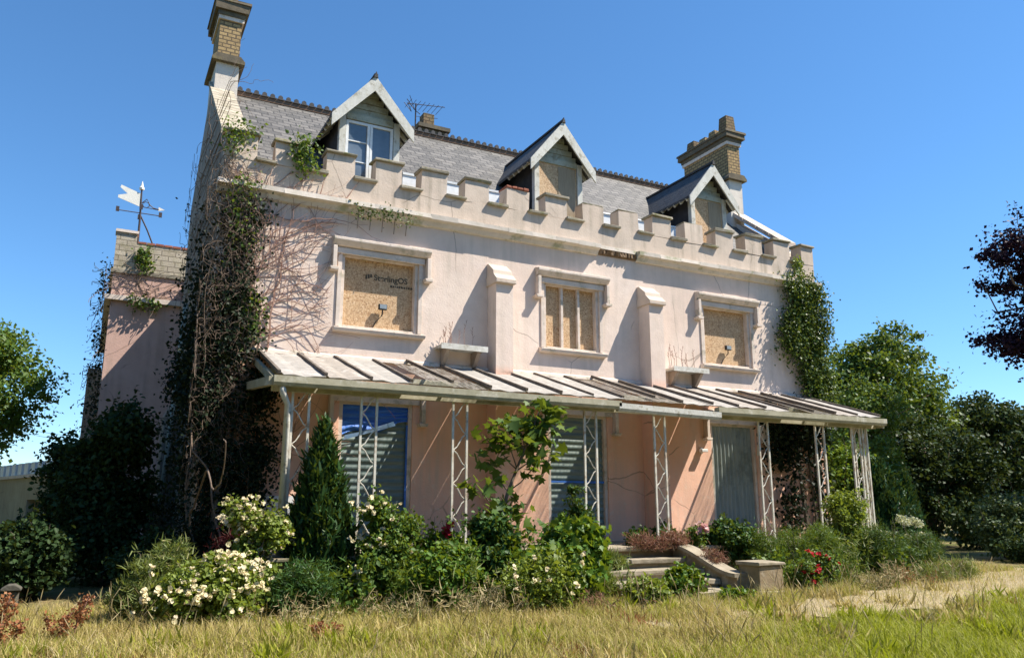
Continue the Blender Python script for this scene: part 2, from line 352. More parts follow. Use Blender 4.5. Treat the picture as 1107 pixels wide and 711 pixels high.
def limb_pts(a, b, n=5, wob=.12, sag=0):
    a = Vector(a); b = Vector(b); l = (b-a).length; out = []
    for i in range(n+1):
        t = i/n; p = a.lerp(b, t)
        if 0 < i < n: p = p+Vector((random.gauss(0, 1), random.gauss(0, 1), random.gauss(0, .6)))*wob*l*.35
        p.z += sag*math.sin(math.pi*t)*l
        out.append(p)
    return out
def gz(x, y):
    t = min(max((y-3.5)/5.0, 0), 1); return .3*t*t*(3-2*t)

# ------------------------------------------------------------------ the setting
def ground():
    xs = np.concatenate([[-600, -120, -40], np.linspace(-14, 40, 109), [60, 140, 600]])
    ys = np.concatenate([[-500, -60, -10], np.linspace(0, 30, 61), [45, 120, 900]])
    V = []
    for y in ys:
        for x in xs:
            inn = -14 <= x <= 40 and 0 <= y <= 30
            V.append((x, y, gz(x, y)+(rng.normal()*.004 if inn else 0)))
    nx = len(xs); F = [(j*nx+i, j*nx+i+1, (j+1)*nx+i+1, (j+1)*nx+i) for j in range(len(ys)-1) for i in range(nx-1)]
    m, t, b = mat('meadow_soil'); p = pos(t)
    n1 = noise(t, p, .9, 6, .65); n2 = noise(t, p, 14, 5, .7)
    dry = mixc(t, n2, (.28, .21, .10), (.37, .29, .15)); gr = mixc(t, n2, (.07, .10, .025), (.15, .17, .05))
    col = mixc(t, ramp(t, n1, [(.4, 0.), (.6, 1.)]), gr, dry)
    col = mixc(t, ramp(t, noise(t, p, 40, 3), [(.4, .5), (.6, 0.)]), col, (.10, .08, .045))
    L(t, col, b.inputs['Base Color']); b.inputs['Roughness'].default_value = 1; b.inputs['Specular IOR Level'].default_value = .05
    bump(t, b, noise(t, p, 25, 5, .7), 1., .05)
    mb = MB(); mb.v = V; mb.f = F
    o = mb.build('ground', m, smooth=True); tag(o, kind='structure')
ground()
def gravel():
    # worn dry drive running along the bed to the right
    mid = lambda x: 7.9+.14*(x-8)+.25*math.sin(x*.5)
    m, t, b = mat('straw_gravel'); p = pos(t)
    v = N(t, 'TexVoronoi', Scale=45.); L(t, p, v.inputs['Vector'])
    col = mixc(t, noise(t, p, 3, 5), (.40, .325, .19), (.50, .41, .26))
    col = mixc(t, ramp(t, v.outputs['Distance'], [(.3, 0.), (.7, .5)]), col, (.21, .165, .11))
    col = mixc(t, ramp(t, noise(t, p, 2.2, 5, .7), [(.55, 0.), (.68, .6)]), col, (.17, .17, .06))
    L(t, col, b.inputs['Base Color']); b.inputs['Roughness'].default_value = 1; b.inputs['Specular IOR Level'].default_value = .1
    bump(t, b, v.outputs['Distance'], .8, .03)
    mb = MB(); xs = [5.8+i*.25 for i in range(160)]; k = 6
    for x in xs:
        hw = min(.95, .2+.1*(x-5))+.03*max(0, x-12)+.14*math.sin(x*3.7)+.1*math.sin(x*8.3)
        for j in range(k+1):
            y = mid(x)+hw*(2*j/k-1)+random.uniform(-.09, .09); mb.v.append((x, y, gz(x, y)+.02))
    for i in range(len(xs)-1):
        for j in range(k): a = i*(k+1)+j; mb.f.append((a, a+1, a+k+2, a+k+1))
    tag(mb.build('path', m, smooth=True), kind='structure')
gravel()
# raised terrace under the veranda
mb = MB(); mb.box(1.9, 14.6, 10.75, 13.0, .0, .90); mb.build('terrace', 'sandstone')
tag(bpy.data.objects['terrace'], kind='structure')
mb = MB()
x = 1.85
while x < 14.6:
    wd = random.uniform(.7, 1.0); mb.box(x, min(x+wd-.012, 14.65), 10.66, 11.5, .9025, .955+random.uniform(-.008, .008), .006); x += wd
tag(mb.build('terrace_paving', 'terr', bevel=.012), kind='structure')
tag(MB().box(1.9, 14.6, 11.51, 12.99, .9022, .95).build('terrace_floor', 'terr'), kind='structure')

# ------------------------------------------------------------------ the house
X0, X1, YF, WING = 1.48, 14.87, 13.0, 7.55
house = thing('country_house', 'derelict pale pink house with battlemented parapet, boarded windows and three dormers', 'house', (8.2, 13, .3))
def holed_wall(x0, x1, z0, z1, holes, y, th, name, m, parent):
    xs = sorted({x0, x1, *[h[0] for h in holes], *[h[1] for h in holes]}); zs = sorted({z0, z1, *[h[2] for h in holes], *[h[3] for h in holes]})
    mb = MB(); isin = lambda cx, cz: any(h[0] < cx < h[1] and h[2] < cz < h[3] for h in holes)
    for i in range(len(xs)-1):
        for j in range(len(zs)-1):
            if isin((xs[i]+xs[i+1])/2, (zs[j]+zs[j+1])/2): continue
            mb.add([(xs[i], y, zs[j]), (xs[i+1], y, zs[j]), (xs[i+1], y, zs[j+1]), (xs[i], y, zs[j+1])], [(0, 1, 2, 3)])
    for a, b, c, d in holes:
        mb.add([(a, y, c), (a, y, d), (b, y, d), (b, y, c), (a, y+th, c), (a, y+th, d), (b, y+th, d), (b, y+th, c)],
               [(0, 1, 5, 4), (1, 2, 6, 5), (2, 3, 7, 6), (3, 0, 4, 7)])
    mb.add([(x1, y, z0), (x1, y, z1), (x1, y+th, z1), (x1, y+th, z0), (x0, y, z0), (x0, y, z1), (x0, y+th, z1), (x0, y+th, z0)], [(0, 1, 2, 3), (4, 5, 6, 7)])
    return mb.build(name, m, parent)
WIN = [(3.50, 4.90), (7.48, 8.75), (11.42, 12.78)]
DOOR = [(3.57, 4.86), (7.55, 8.88), (11.48, 12.74)]
ZS, ZT = 4.55, 5.87
holes = [(a, b, ZS, ZT) for a, b in WIN]+[(a, b, .95, 3.33) for a, b in DOOR]
holed_wall(X0, X1, .0, 6.62, holes, YF, .3, 'front_wall', 'wall', house)
# gable ends with raking copings
def gable(x0, x1, m, name):
    prof = [(13.31, 0), (18.6, 0), (18.6, 8.1), (16.5, 10.0), (13.4, 7.62), (13.31, 7.2)]
    g = MB().prism(prof, 'x', x0, x1).build(name, m, house); return g
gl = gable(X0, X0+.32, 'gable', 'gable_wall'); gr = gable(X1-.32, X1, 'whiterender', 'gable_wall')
for g, x0, x1 in ((gl, X0-.05, X0+.40), (gr, X1-.40, X1+.05)):
    cp = MB()
    for k in range(7):
        t0 = k/7; t1 = (k+.96)/7
        y0, z0 = 13.45+t0*3.0, 7.80+t0*2.36; y1, z1 = 13.45+t1*3.0, 7.80+t1*2.36
        cp.add([(x, y, z+d) for x in (x0, x1) for y, z, d in ((y0, z0, 0), (y1, z1, 0), (y1, z1, .12), (y0, z0, .12))],
               [(0, 1, 2, 3), (4, 7, 6, 5), (0, 4, 5, 1), (1, 5, 6, 2), (2, 6, 7, 3), (3, 7, 4, 0)])
    cp.build('coping', 'stone' if g is gl else 'parapet', g)
bt = MB().prism([(1.06, 0), (1.479, 0), (1.479, 3.9), (1.2, 3.3), (1.2, 1.62), (1.06, 1.5)], 'y', 16.7, 17.5).build('gable_buttress', 'gable', house)
MB().tube([(1.19, 16.62, .3), (1.3, 16.62, 2.5), (1.40, 16.62, 5.5)], .05, 8).build('downpipe', 'paintg', house, True)
# cornice under the parapet, broken open right of centre
prof = lambda o: [(YF-.002, 6.55), (YF-.06, 6.57), (YF-.10, 6.64), (YF-.19, 6.67), (YF-.19, 6.75), (YF-.002, 6.78)]
for a, b in ((X0-.1, 8.72), (9.68, X1+.1)):
    n = int((b-a)/.5); cor = MB()
    for i in range(n):
        cor.prism([(y+random.uniform(-.006, .006), z+random.uniform(-.006, .006)) for y, z in prof(0)], 'x', a+(b-a)*i/n, a+(b-a)*(i+1)/n)
    cor.build('cornice', 'soffit', house)
br = MB()
for i in range(26):
    x = 8.70+i*.038; br.prism([(YF-.003, 6.58), (YF-.04-random.uniform(0, .05), 6.6), (YF-.05-random.uniform(0, .07), 6.68), (YF-.003, 6.72)], 'x', x, x+.038)
tag(br.build('broken_cornice', m_noisy('broken_brick_core', (.13, .085, .05), (.22, .15, .09), 14, .95, .8), house), 'broken stretch of cornice showing dark brick')
MB().box(8.72, 9.68, YF-.06, YF+.2, 6.705, 6.78, .006).build('cornice_edge', 'soffit', house)
# battlemented parapet
par = MB(); par.box(X0-.02, X1+.05, YF-.03, YF+.27, 6.781, 7.20)
par.box(X1-.25, X1+.05, YF+.271, YF+1.2, 6.78, 7.2)
capm = []
LE = [3.15+.875*k for k in range(-2, 14)]
for k, a in enumerate(LE):
    a0 = max(a, X0-.02); b0 = min(a+.50, X1+.05) if k else 1.98
    h = 7.62+random.uniform(-.02, .03)
    par.box(a0, b0, YF-.03, YF+.27, 7.2003, h, .013)
    capm.append((a0, b0, h))
parapet = par.build('parapet', 'parapet', house)
for k, (a0, b0, h) in enumerate(capm):
    red = k == 6
    c = MB()
    if red:
        for q in range(4): c.box(a0-.01+q*.125, a0+.105+q*.125, YF-.06, YF+.3, h+.001, h+.05, .008)
    elif k in (8, 9, 11): c.box(a0, b0, YF-.02, YF+.26, h+.001, h+.03, .012)
    else: c.box(a0-.035, b0+.035, YF-.075, YF+.30, h+.001, h+.055, .014)
    o = c.build('merlon_cap', 'redbrick' if red else 'cap', parapet, bevel=.012)
    if red: o['label'] = 'merlon cap of red tiles'
    if k < len(capm)-1:
        n0 = capm[k+1][0]
        MB().box(b0-.035, n0+.02, YF-.10, YF+.30, 7.195, 7.25, .012).build('crenel_sill', 'cap', parapet, bevel=.012)
# leaded gutter upstand behind the parapet
for q0, q1 in ((4.75, 7.42), (8.8, 11.5)): MB().box(q0, q1, YF+.60, YF+.68, 6.9, 7.76).box(q0, q1, YF+.58, YF+.72, 7.761, 7.80, .006).build('gutter_upstand', 'whiteframe', house)
# main roof
rf = MB(); rf.prism([(13.66, 7.48), (16.5, 10.14), (19.4, 7.45), (19.4, 7.2), (16.5, 9.9), (13.66, 7.25)], 'x', X0+.33, X1-.33)
roof = rf.build('roof', 'slate', house)
MB().box(X0+.45, X1-.45, 16.43, 16.57, 10.10, 10.19).build('ridge_board', m_noisy('brown_ridge_mortar', (.23, .14, .09), (.15, .10, .07), 8, .9, .3), roof)
rc = MB(); x = X0+.5
while x < X1-.5:
    w_ = .17; rc.prism([(x, 10.20), (x+w_, 10.20), (x+w_, 10.245), (x+w_*.82, 10.245), (x+w_*.76, 10.31), (x+w_*.5, 10.335), (x+w_*.24, 10.31), (x+w_*.18, 10.245), (x, 10.245)], 'y', 16.475, 16.525)
    rc.box(x+.01, x+w_-.012, 16.40, 16.60, 10.192, 10.215); x += w_
rc.build('ridge_crest', 'ridge', roof)
# inside: dark floor stack so that gaps never show daylight
MB().box(X0+.4, X1-.4, 13.6, 18.4, .9, 6.9).build('interior', 'black', house)

# windows with boards, hood moulds, sills
def hood(a, b, z, parent, y=YF, drop=.38, m='trim'):
    h = MB(); o = .19
    h.prism([(y-.002, z), (y-.09, z+.02), (y-.16, z+.10), (y-.16, z+.15), (y-.002, z+.19)], 'x', a-o, b+o)
    for s0, s1 in ((a-o, a-o+.07), (b+o-.07, b+o)):
        h.box(s0, s1, y-.13, y-.0015, z-drop, z-.002)
        h.prism([(s0-.03, z-drop-.06), (s1+.03, z-drop-.06), (s1+.05, z-drop-.003), (s0-.05, z-drop-.003)], 'y', y-.15, y-.0015)
    h.box(a-o+.086, b+o-.086, y-.05, y-.0012, z-.11, z-.003)
    return h.build('hood_mould', m, parent, bevel=.008)
wins = []
for i, (a, b) in enumerate(WIN):
    f = MB(); y0, y1 = YF+.02, YF+.15; fw = .06
    f.box(a+.001, a+fw, y0, y1, ZS+.001, ZT-.001); f.box(b-fw, b-.001, y0, y1, ZS+.001, ZT-.001)
    f.box(a+fw+.001, b-fw-.001, y0, y1, ZT-fw, ZT-.001); f.box(a+fw+.001, b-fw-.001, y0, y1, ZS+.001, ZS+fw*.6)
    if i == 1:
        for q in (1, 2): xx = a+fw+(b-a-2*fw)*q/3; f.box(xx-.028, xx+.028, YF+.06, YF+.135, ZS+fw*.6+.001, ZT-fw-.001)
    w_ = f.build('window', 'trim', house, bevel=.006)
    MB().box(a+fw*.5, b-fw*.5, YF+.14, YF+.165, ZS+.02, ZT-.02).build('board', 'osb', w_)
    if i == 0: pass
    hood(a, b, ZT+.06, w_)
    MB().prism([(YF-.0015, ZS-.10), (YF-.10, ZS-.09), (YF-.12, ZS-.04), (YF-.115, ZS-.03), (YF+.02, ZS-.001), (YF+.02, ZS-.10)], 'x', a-.12, b+.12).build('sill', 'trim', w_, bevel=.006)
    MB().box(a-.07, a-.0015, YF-.025, YF-.0013, ZS, ZT+.05).build('architrave', 'trim', w_); MB().box(b+.0015, b+.07, YF-.025, YF-.0013, ZS, ZT+.05).build('architrave', 'trim', w_)
    wins.append(w_)
# printed lettering on the first board
def text(body, size, loc, parent, m, bold=.012):
    cu = bpy.data.curves.new('lettering', 'FONT'); cu.body = body; cu.size = size; cu.offset = bold; cu.extrude = .0008
    o = bpy.data.objects.new('tmp', cu); COL.objects.link(o); dg = bpy.context.evaluated_depsgraph_get()
    me = bpy.data.meshes.new_from_object(o.evaluated_get(dg)); bpy.data.objects.remove(o)
    me.transform(Matrix.Translation(loc) @ Matrix.Rotation(R(90), 4, 'X'))
    return link('lettering', me, m, parent)
text('SterlingOS', .145, (4.12, YF+.1385, 5.47), wins[0], 'ink', .004)
l2 = MB(); xx = 4.42
while xx < 4.82:
    q = random.uniform(.018, .045); l2.box(xx, xx+q, YF+.137, YF+.139, 5.375+random.uniform(0, .008), 5.415); xx += q+.012
l2.build('faded_print', 'ink', wins[0])
lg = MB()
for k in range(3): lg.box(3.965+k*.042, 3.998+k*.042, YF+.137, YF+.139, 5.47+.02*k, 5.55+.012*k)
lg.build('logo', 'ink', wins[0])
# buttresses
for xa in (6.27, 9.72):
    xb = xa+.35; p = .37
    b_ = MB().box(xa, xb, YF-p, YF-.0015, .95, 5.58).build('buttress', 'wall', house)
    c = MB()
    c.prism([(YF-p-.07, 5.581), (YF-.002, 5.581), (YF-.002, 5.77), (YF-p+.05, 5.77), (YF-p-.03, 5.69), (YF-p-.07, 5.66)], 'x', xa-.035, xb+.035)
    c.prism([(YF-p+.08, 5.771), (YF-.002, 5.771), (YF-.002, 6.02), (YF-.06, 6.02), (YF-p+.10, 5.86)], 'x', xa-.02, xb+.02)
    c.build('buttress_cap', 'parapet', b_, bevel=.01)
# string line where the veranda roof meets the wall
MB().prism([(YF-.0018, 3.98), (YF-.06, 3.99), (YF-.05, 4.04), (YF-.0018, 4.07)], 'x', 2.1, 14.6).build('flashing', 'trim', house)

# doors / ground-floor openings
def corr(x0, x1, z0, z1, y, amp, wl, vertical, wob=0):
    mb = MB(); n = int(((x1-x0) if vertical else (z1-z0))/wl*8); k = 8
    for i in range(n+1):
        t = i/n; d = amp*math.sin(2*math.pi*t*n/8)
        for j in range(k+1):
            s = j/k
            x, z = (x0+t*(x1-x0), z0+s*(z1-z0)) if vertical else (x0+s*(x1-x0), z0+t*(z1-z0))
            mb.v.append((x, y+d+wob*math.sin(3*s+5*t)+random.uniform(-.0015, .0015), z))
    for i in range(n):
        for j in range(k): a = i*(k+1)+j; mb.f.append((a, a+1, a+k+2, a+k+1))
    return mb
for i, (a, b) in enumerate(DOOR):
    f = MB(); fw = .07
    f.box(a+.001, a+fw, YF+.03, YF+.2, .96, 3.329); f.box(b-fw, b-.001, YF+.03, YF+.2, .96, 3.329); f.box(a+fw+.001, b-fw-.001, YF+.03, YF+.2, 3.25, 3.328)
    d = f.build('doorway', 'trim', house); d['label'] = ['doorway sheeted in green metal under blue tarpaulin', 'doorway closed with horizontal green metal sheets', 'doorway closed with vertical grey green sheets'][i]
    hood(a, b, 3.40, d, drop=.42)
    if i < 2:
        corr(a+fw*.4, b-fw*.4, .97, 3.27, YF+.09, .009, .115, False, .006).build('metal_sheet', 'sheet', d, True)
    else:
        corr(a+fw*.4, b-fw*.4, .97, 3.25, YF+.09, .016, .105, True, .005).build('metal_sheet', 'sheetv', d, True)
    if i == 0:      # crumpled tarpaulin hanging over the top
        g = MB(); nx, nz = 26, 22
        for iz in range(nz+1):
            for ix in range(nx+1):
                u = ix/nx; v = iz/nz; bot = 2.72+.26*u+.05*math.sin(9*u)
                z = bot+(3.27-bot)*v
                g.v.append((a+.03+u*(b-a-.06), YF+.052+.012*math.sin(26*v+5*u)+.008*math.sin(13*u+9*v*v)+random.uniform(-.003, .003), z))
        for iz in range(nz):
            for ix in range(nx): q = iz*(nx+1)+ix; g.f.append((q, q+1, q+nx+2, q+nx+1))
        g.build('tarpaulin', 'tarp', d)
        MB().box(b-.10, b-.045, YF+.035, YF+.062, .98, 2.95).build('tarpaulin_edge', 'tarp', d)
        fl = MB(); fl.add([(a+.1, YF+.034, 2.66), (a+1.0, YF+.034, 2.93), (a+.95, YF+.022, 3.0), (a+.5, YF+.02, 2.84), (a+.12, YF+.022, 2.74)], [(0, 1, 2, 3, 4)])
        fl.build('tarpaulin_fold', m_noisy('pale_tarp', (.30, .42, .62), (.2, .36, .6), 8, .4, .2), d)
    if i == 1:
        MB().box(a+.06, b-.06, YF+.05, YF+.066, 2.02, 2.06).build('blue_strap', 'tarp', d)
    if i == 2:
        MB().bar((12.15, YF-.75, 3.2), (12.23, YF-.55, 2.62), .04, .02).build('hanging_batten', 'paintw', d)

# ---- veranda (a part of the house; its posts, rafters and panels are sub-parts)
VX0, VX1, VE = 2.12, 14.22, 11.02
zr = lambda y: 4.0-(13-y)*.325
vf = MB(); vf.box(VX0, VX1, VE+.10, VE+.20, 3.14, 3.27); vf.bar((VX0+.05, VE+.1, 3.24), (VX0+.05, 12.99, 3.86), .06, .1); vf.bar((VX1-.05, VE+.1, 3.24), (VX1-.05, 12.99, 3.86), .06, .1)
vf.box(VX0, VX1, 11.95, 12.03, 3.50, 3.58)
ver = vf.build('veranda', 'gutter', house)
rx = [2.20+i*.631 for i in range(20)]
missing = {3: 'gap', 9: 'glass', 10: 'glass', 15: 'gap', 16: 'glass', 4: 'glass'}
for i, x in enumerate(rx):
    dx = random.uniform(-.02, .02); lift = .03 if i not in (4, 10) else .07
    MB().bar((x+dx, 12.97, zr(12.97)+lift), (x-dx, VE-.03+random.uniform(-.03, .05), zr(VE)+lift), .042, .05).build('rafter', 'batten', ver)
    if i < 19:
        kind = missing.get(i)
        if kind == 'gap':
            if i == 3:
                MB().add([(x+.12, 12.5, 3.93), (x+.45, 12.2, 3.82), (x+.60, VE+.05, 3.44), (x+.32, VE+.05, 3.41)], [(0, 1, 2, 3)]).build('slipped_panel', 'dirtyglass', ver)
            continue
        p = MB(); j = random.uniform(-.012, .012)
        ny = 5; k = random.uniform(0, 6)
        for q in range(ny+1):
            y = 12.97+(VE-.06-12.97)*q/ny
            for s in range(5): p.v.append((x+.024+s/4*.583, y, zr(y)+.004*math.sin(3*q+s+k)+j+.012*math.sin(s*2.2)))
        for q in range(ny):
            for s in range(4): a = q*5+s; p.f.append((a, a+1, a+6, a+5))
        o = p.build('roof_panel', 'dirtyglass' if kind == 'glass' else random.choice(['panel', 'panel', 'panel2']), ver)
        if kind != 'glass':
            so_ = o.modifiers.new('solid', 'SOLIDIFY'); so_.thickness = .012
def gutter(x0, x1, z, tilt, m, name='gutter'):
    g = MB(); n = 12; y = VE-.05
    prof_ = [(y+.06*math.cos(math.pi+math.pi*q/8)*1., z-.075*math.sin(math.pi*q/8)) for q in range(9)]
    prof_ = [(y-.055, z+.05), (y-.075, z+.05)]+[(y-.075, z-.04), (y-.05, z-.085), (y+.03, z-.085), (y+.055, z-.05), (y+.055, z+.04)]
    a = [(x0, p[0], p[1]) for p in prof_]; b = [(x1, p[0], p[1]+tilt) for p in prof_]; k = len(prof_)
    g.add(a+b, [(q, (q+1) % k, (q+1) % k+k, q+k) for q in range(k)]+[tuple(range(k)), tuple(range(k, 2*k))[::-1]])
    return g.build(name, m, ver)
gutter(VX0-.03, 7.75, 3.27, -.02, 'gutter'); gutter(7.70, 9.9, 3.22, -.045, 'paintw'); gutter(9.85, VX1+.06, 3.27, .0, 'gutter')
MB().bar((VX0-.04, VE-.05, 3.25), (VX0-.04, 12.9, 3.42), .09, .12).build('side_gutter', 'gutter', ver)
MB().bar((VX1+.03, VE-.05, 3.22), (VX1+.03, 12.9, 3.42), .06, .16).build('bargeboard', 'gutter', ver)
MB().tube([(2.22, 10.98, 3.2), (2.24, 10.98, 3.08), (2.33, 11.08, 2.95), (2.33, 11.1, .96)], .045, 8).build('downpipe', 'paintw', ver, True)
def post(x, y, ax=(1, 0), w_=.23, z0=.95, z1=3.15, full=True):
    p = MB(); ax = Vector((ax[0], ax[1], 0)); c = Vector((x, y, 0))
    for s in (-1, 1): p.bar(c+ax*s*w_/2+Vector((0, 0, z0)), c+ax*s*w_/2+Vector((0, 0, z1)), .032, .032)
    n = 9; st = (z1-z0)/n
    for q in range(n):
        s = 1 if q % 2 else -1
        A = c+ax*s*w_*.45+Vector((0, 0, z0+q*st)); B = c-ax*s*w_*.45+Vector((0, 0, z0+(q+1)*st)); mid = (A+B)/2
        p.tube([A, A.lerp(B, .25)+ax*(-s)*.008-Vector((0, 0, .012)), mid, A.lerp(B, .75)+ax*s*.008+Vector((0, 0, .012)), B], .010, 5)
    p.bar(c-ax*(w_/2+.03)+Vector((0, 0, z1+.01)), c+ax*(w_/2+.03)+Vector((0, 0, z1+.01)), .05, .03)
    p.bar(c-ax*(w_/2+.03)+Vector((0, 0, z0+.015)), c+ax*(w_/2+.03)+Vector((0, 0, z0+.015)), .06, .03)
    p.build('post', 'iron', ver)
for x in (2.52, 3.50, 4.93, 7.28, 8.70, 11.12, 12.60, 13.62): post(x, 11.15)
post(14.0, 11.36, (0, 1), .28); post(13.88, 11.15, (1, 0), .12)
MB().box(2.28, 2.9, 12.94, 12.985, .955, 1.75).build('white_panel', 'whiteframe', ver)

# ---- dormers
def dormer(x0, x1, yf, zs, ze, za, kind, label):
    """front at yf between x0 and x1, eaves ze, apex za, sill zs"""
    xc = (x0+x1)/2; yb = 13.66+(ze-7.48)/.9366+.25; yr = 13.66+(za-7.48)/.9366+.1
    d = MB()
    for xa, xb in ((x0, x0+.07), (x1-.07, x1)):
        d.add([(x, y, z) for x in (xa, xb) for y, z in ((yf, zs-.5), (yf, ze), (yb, ze), (yf+.3, zs-.5))], [(0, 1, 2, 3), (4, 7, 6, 5), (0, 4, 5, 1), (1, 5, 6, 2), (2, 6, 7, 3), (3, 7, 4, 0)])
    d.box(x0+.069, x1-.069, yf+.08, yf+.14, zs-.5, zs)
    dm = d.build('dormer', 'blackboard', house); dm['label'] = label
    g = MB(); g.prism([(x0+.071, ze-.02), (x1-.071, ze-.02), (xc, za-.05)], 'y', yf+.03, yf+.06); g.build('gable_boards', 'paintg', dm)
    g = MB()
    for q in range(4): zz = ze+.03+q*.13; hw = (x1-x0)/2*(1-(zz+.1-ze)/(za-ze+.1))-.02; g.box(xc-hw, xc+hw, yf+.012, yf+.029, zz, zz+.115)
    g.build('cladding', 'paintg', dm)
    for q0, q1 in ((x0-.02, x0+.10), (x1-.10, x1+.02)): MB().box(q0, q1, yf-.03, yf+.08, zs-.5, ze).build('corner_post', 'paintw', dm, bevel=.008)
    MB().box(x0+.11, x1-.11, yf-.025, yf+.05, ze-.10, ze+.02).build('lintel', 'paintg', dm)
    ov = .22; sl = (za-ze)/((x1-x0)/2); fr = yf-.22
    for s in (-1, 1):
        xe = xc+s*((x1-x0)/2+ov); z_e = za-sl*((x1-x0)/2+ov)
        r = MB(); th = .06; r.add([(xc, fr, za+.09), (xe, fr, z_e+.09), (xe, yb+.1, z_e+.09), (xc, yr+.25, za+.09), (xc, fr, za+.09-th), (xe, fr, z_e+.09-th), (xe, yb+.1, z_e+.09-th), (xc, yr+.25, za+.09-th)],
              [(0, 1, 2, 3), (7, 6, 5, 4), (0, 4, 5, 1), (1, 5, 6, 2), (2, 6, 7, 3), (3, 7, 4, 0)])
        r.build('dormer_roof', 'slateside', dm)
        bb = MB(); wd = .22
        bb.add([(xc-s*.0, y, za+.085-q) for y in (fr-.035, fr-.002) for q in (0, wd*1.35)]+[(xe, y, z_e+.085-q) for y in (fr-.035, fr-.002) for q in (0, wd*1.1)],
               [(0, 1, 5, 4), (2, 6, 7, 3), (0, 4, 6, 2), (1, 3, 7, 5), (0, 2, 3, 1), (4, 5, 7, 6)])
        bb.build('bargeboard', 'paintw', dm)
        for q in range(5):   # rafter feet under the eave
            y = fr+.12+q*.22
            if y < yb: MB().bar((xc+s*(x1-x0)/2*.98, y, ze-.02), (xe-s*.02, y, z_e+.02), .05, .07).build('rafter_foot', 'paintw', dm)
    MB().box(xc-.035, xc+.035, fr-.05, yr+.2, za+.085, za+.125).build('ridge_tile', 'ridge', dm)
    MB().prism([(xc-.04, za+.05), (xc+.04, za+.05), (xc, za+.17)], 'y', fr-.06, fr-.0).build('finial', 'ridge', dm)
    xa, xb = x0+.11, x1-.11
    if kind == 'glass':
        w_ = MB(); fw = .05; zc = ze-.12
        w_.box(xa, xa+fw, yf-.01, yf+.05, zs, zc); w_.box(xb-fw, xb, yf-.01, yf+.05, zs, zc); w_.box(xa+fw, xb-fw, yf-.01, yf+.05, zc-fw, zc); w_.box(xa+fw, xb-fw, yf-.01, yf+.05, zs, zs+fw)
        w_.box(xc-.05, xc-.004, yf-.03, yf+.045, zs+fw+.001, zc-fw-.001); w_.box(xc+.004, xc+.05, yf-.03, yf+.045, zs+fw+.001, zc-fw-.001)
        for q in (1, 2): w_.box(xa+fw+.001, xc-.051, yf-.004, yf+.03, zs+(zc-zs)*q/3-.01, zs+(zc-zs)*q/3+.01)
        w_.build('window', 'whiteframe', dm)
        MB().box(xa+fw, xb-fw, yf+.014, yf+.02, zs+.03, zc-fw).build('pane', 'glass', dm)
    else:
        MB().box(xa+.001, xb-.001, yf+.0, yf+.025, zs-.35, ze-.105).build('board', 'osb', dm)
        if kind == 'osb2':
            MB().box(xc+.0, xb-.03, yf-.012, yf-.001, zs-.2, ze-.13).build('ply_sheet', 'osbdark', dm)
    return dm
dormer(3.46, 4.58, 13.42, 7.35, 8.66, 9.32, 'glass', 'glazed white dormer window, first from the left')
dormer(7.53, 8.65, 13.42, 7.35, 8.66, 9.36, 'osb2', 'boarded dormer in the middle')
dormer(11.62, 12.64, 13.42, 7.35, 8.62, 9.26, 'osb2', 'boarded dormer beside the right chimney')

# ---- chimneys
def chimney(x0, x1, y0, y1, zb, zband, zbrick, ztop, label, pots=(), base='whiterender'):
    c = MB().box(x0, x1, y0, y1, zb, zband).build('chimney', base, house); c['label'] = label
    o = .10; t = MB()
    t.prism([(x0-o, zband+.0), (x1+o, zband+.0), (x1+o, zband+.06), (x1+.01, zband+.16), (x0-.01, zband+.16), (x0-o, zband+.06)], 'y', y0-o, y1+o)
    t.build('band', 'capbrick', c)
    MB().box(x0+.01, x1-.01, y0+.01, y1-.01, zband+.161, zbrick).build('brick_shaft', 'brick', c)
    t = MB(); t.box(x0-.03, x1+.03, y0-.03, y1+.03, zbrick+.001, zbrick+.09); t.build('collar', 'trim', c)
    t = MB(); t.box(x0-.05, x1+.05, y0-.05, y1+.05, zbrick+.091, zbrick+.19, .008); t.box(x0-.11, x1+.11, y0-.11, y1+.11, zbrick+.191, ztop-.06, .008); t.box(x0-.14, x1+.14, y0-.14, y1+.14, ztop-.059, ztop, .01)
    t.build('cap', 'capbrick', c)
    for (py, pw, ph, dk) in pots:
        p = MB(); xc = (x0+x1)/2; a = pw/2; b = a*.8
        p.add([(xc+sx*a, py+sy*a, ztop+.001) for sx, sy in ((-1, -1), (1, -1), (1, 1), (-1, 1))]+[(xc+sx*b, py+sy*b, ztop+ph) for sx, sy in ((-1, -1), (1, -1), (1, 1), (-1, 1))]
              + [(xc+sx*b*.7, py+sy*b*.7, ztop+ph) for sx, sy in ((-1, -1), (1, -1), (1, 1), (-1, 1))]+[(xc+sx*b*.7, py+sy*b*.7, ztop+ph-.2) for sx, sy in ((-1, -1), (1, -1), (1, 1), (-1, 1))],
              [(i+4*k, (i+1) % 4+4*k, (i+1) % 4+4*k+4, i+4*k+4) for k in range(3) for i in range(4)]+[(12, 13, 14, 15)])
        p.build('chimney_pot', 'brickdark' if dk else 'brick', c)
chimney(1.50, 1.95, 16.0, 17.05, 8.9, 10.52, 11.50, 11.93, 'tall yellow brick chimney on the left gable', [(16.4, .3, .35, 0)])
chimney(14.40, 14.84, 15.05, 16.85, 8.4, 10.10, 11.12, 11.50, 'long brick chimney with four square pots on the right gable',
        [(15.25, .34, .52, 1), (15.72, .30, .30, 0), (16.12, .30, .26, 0), (16.6, .34, .34, 1)])
c = MB().box(6.35, 7.05, 17.0, 17.5, 8.9, 10.62).build('chimney', 'brickdark', house); c['label'] = 'low brick stack behind the ridge'
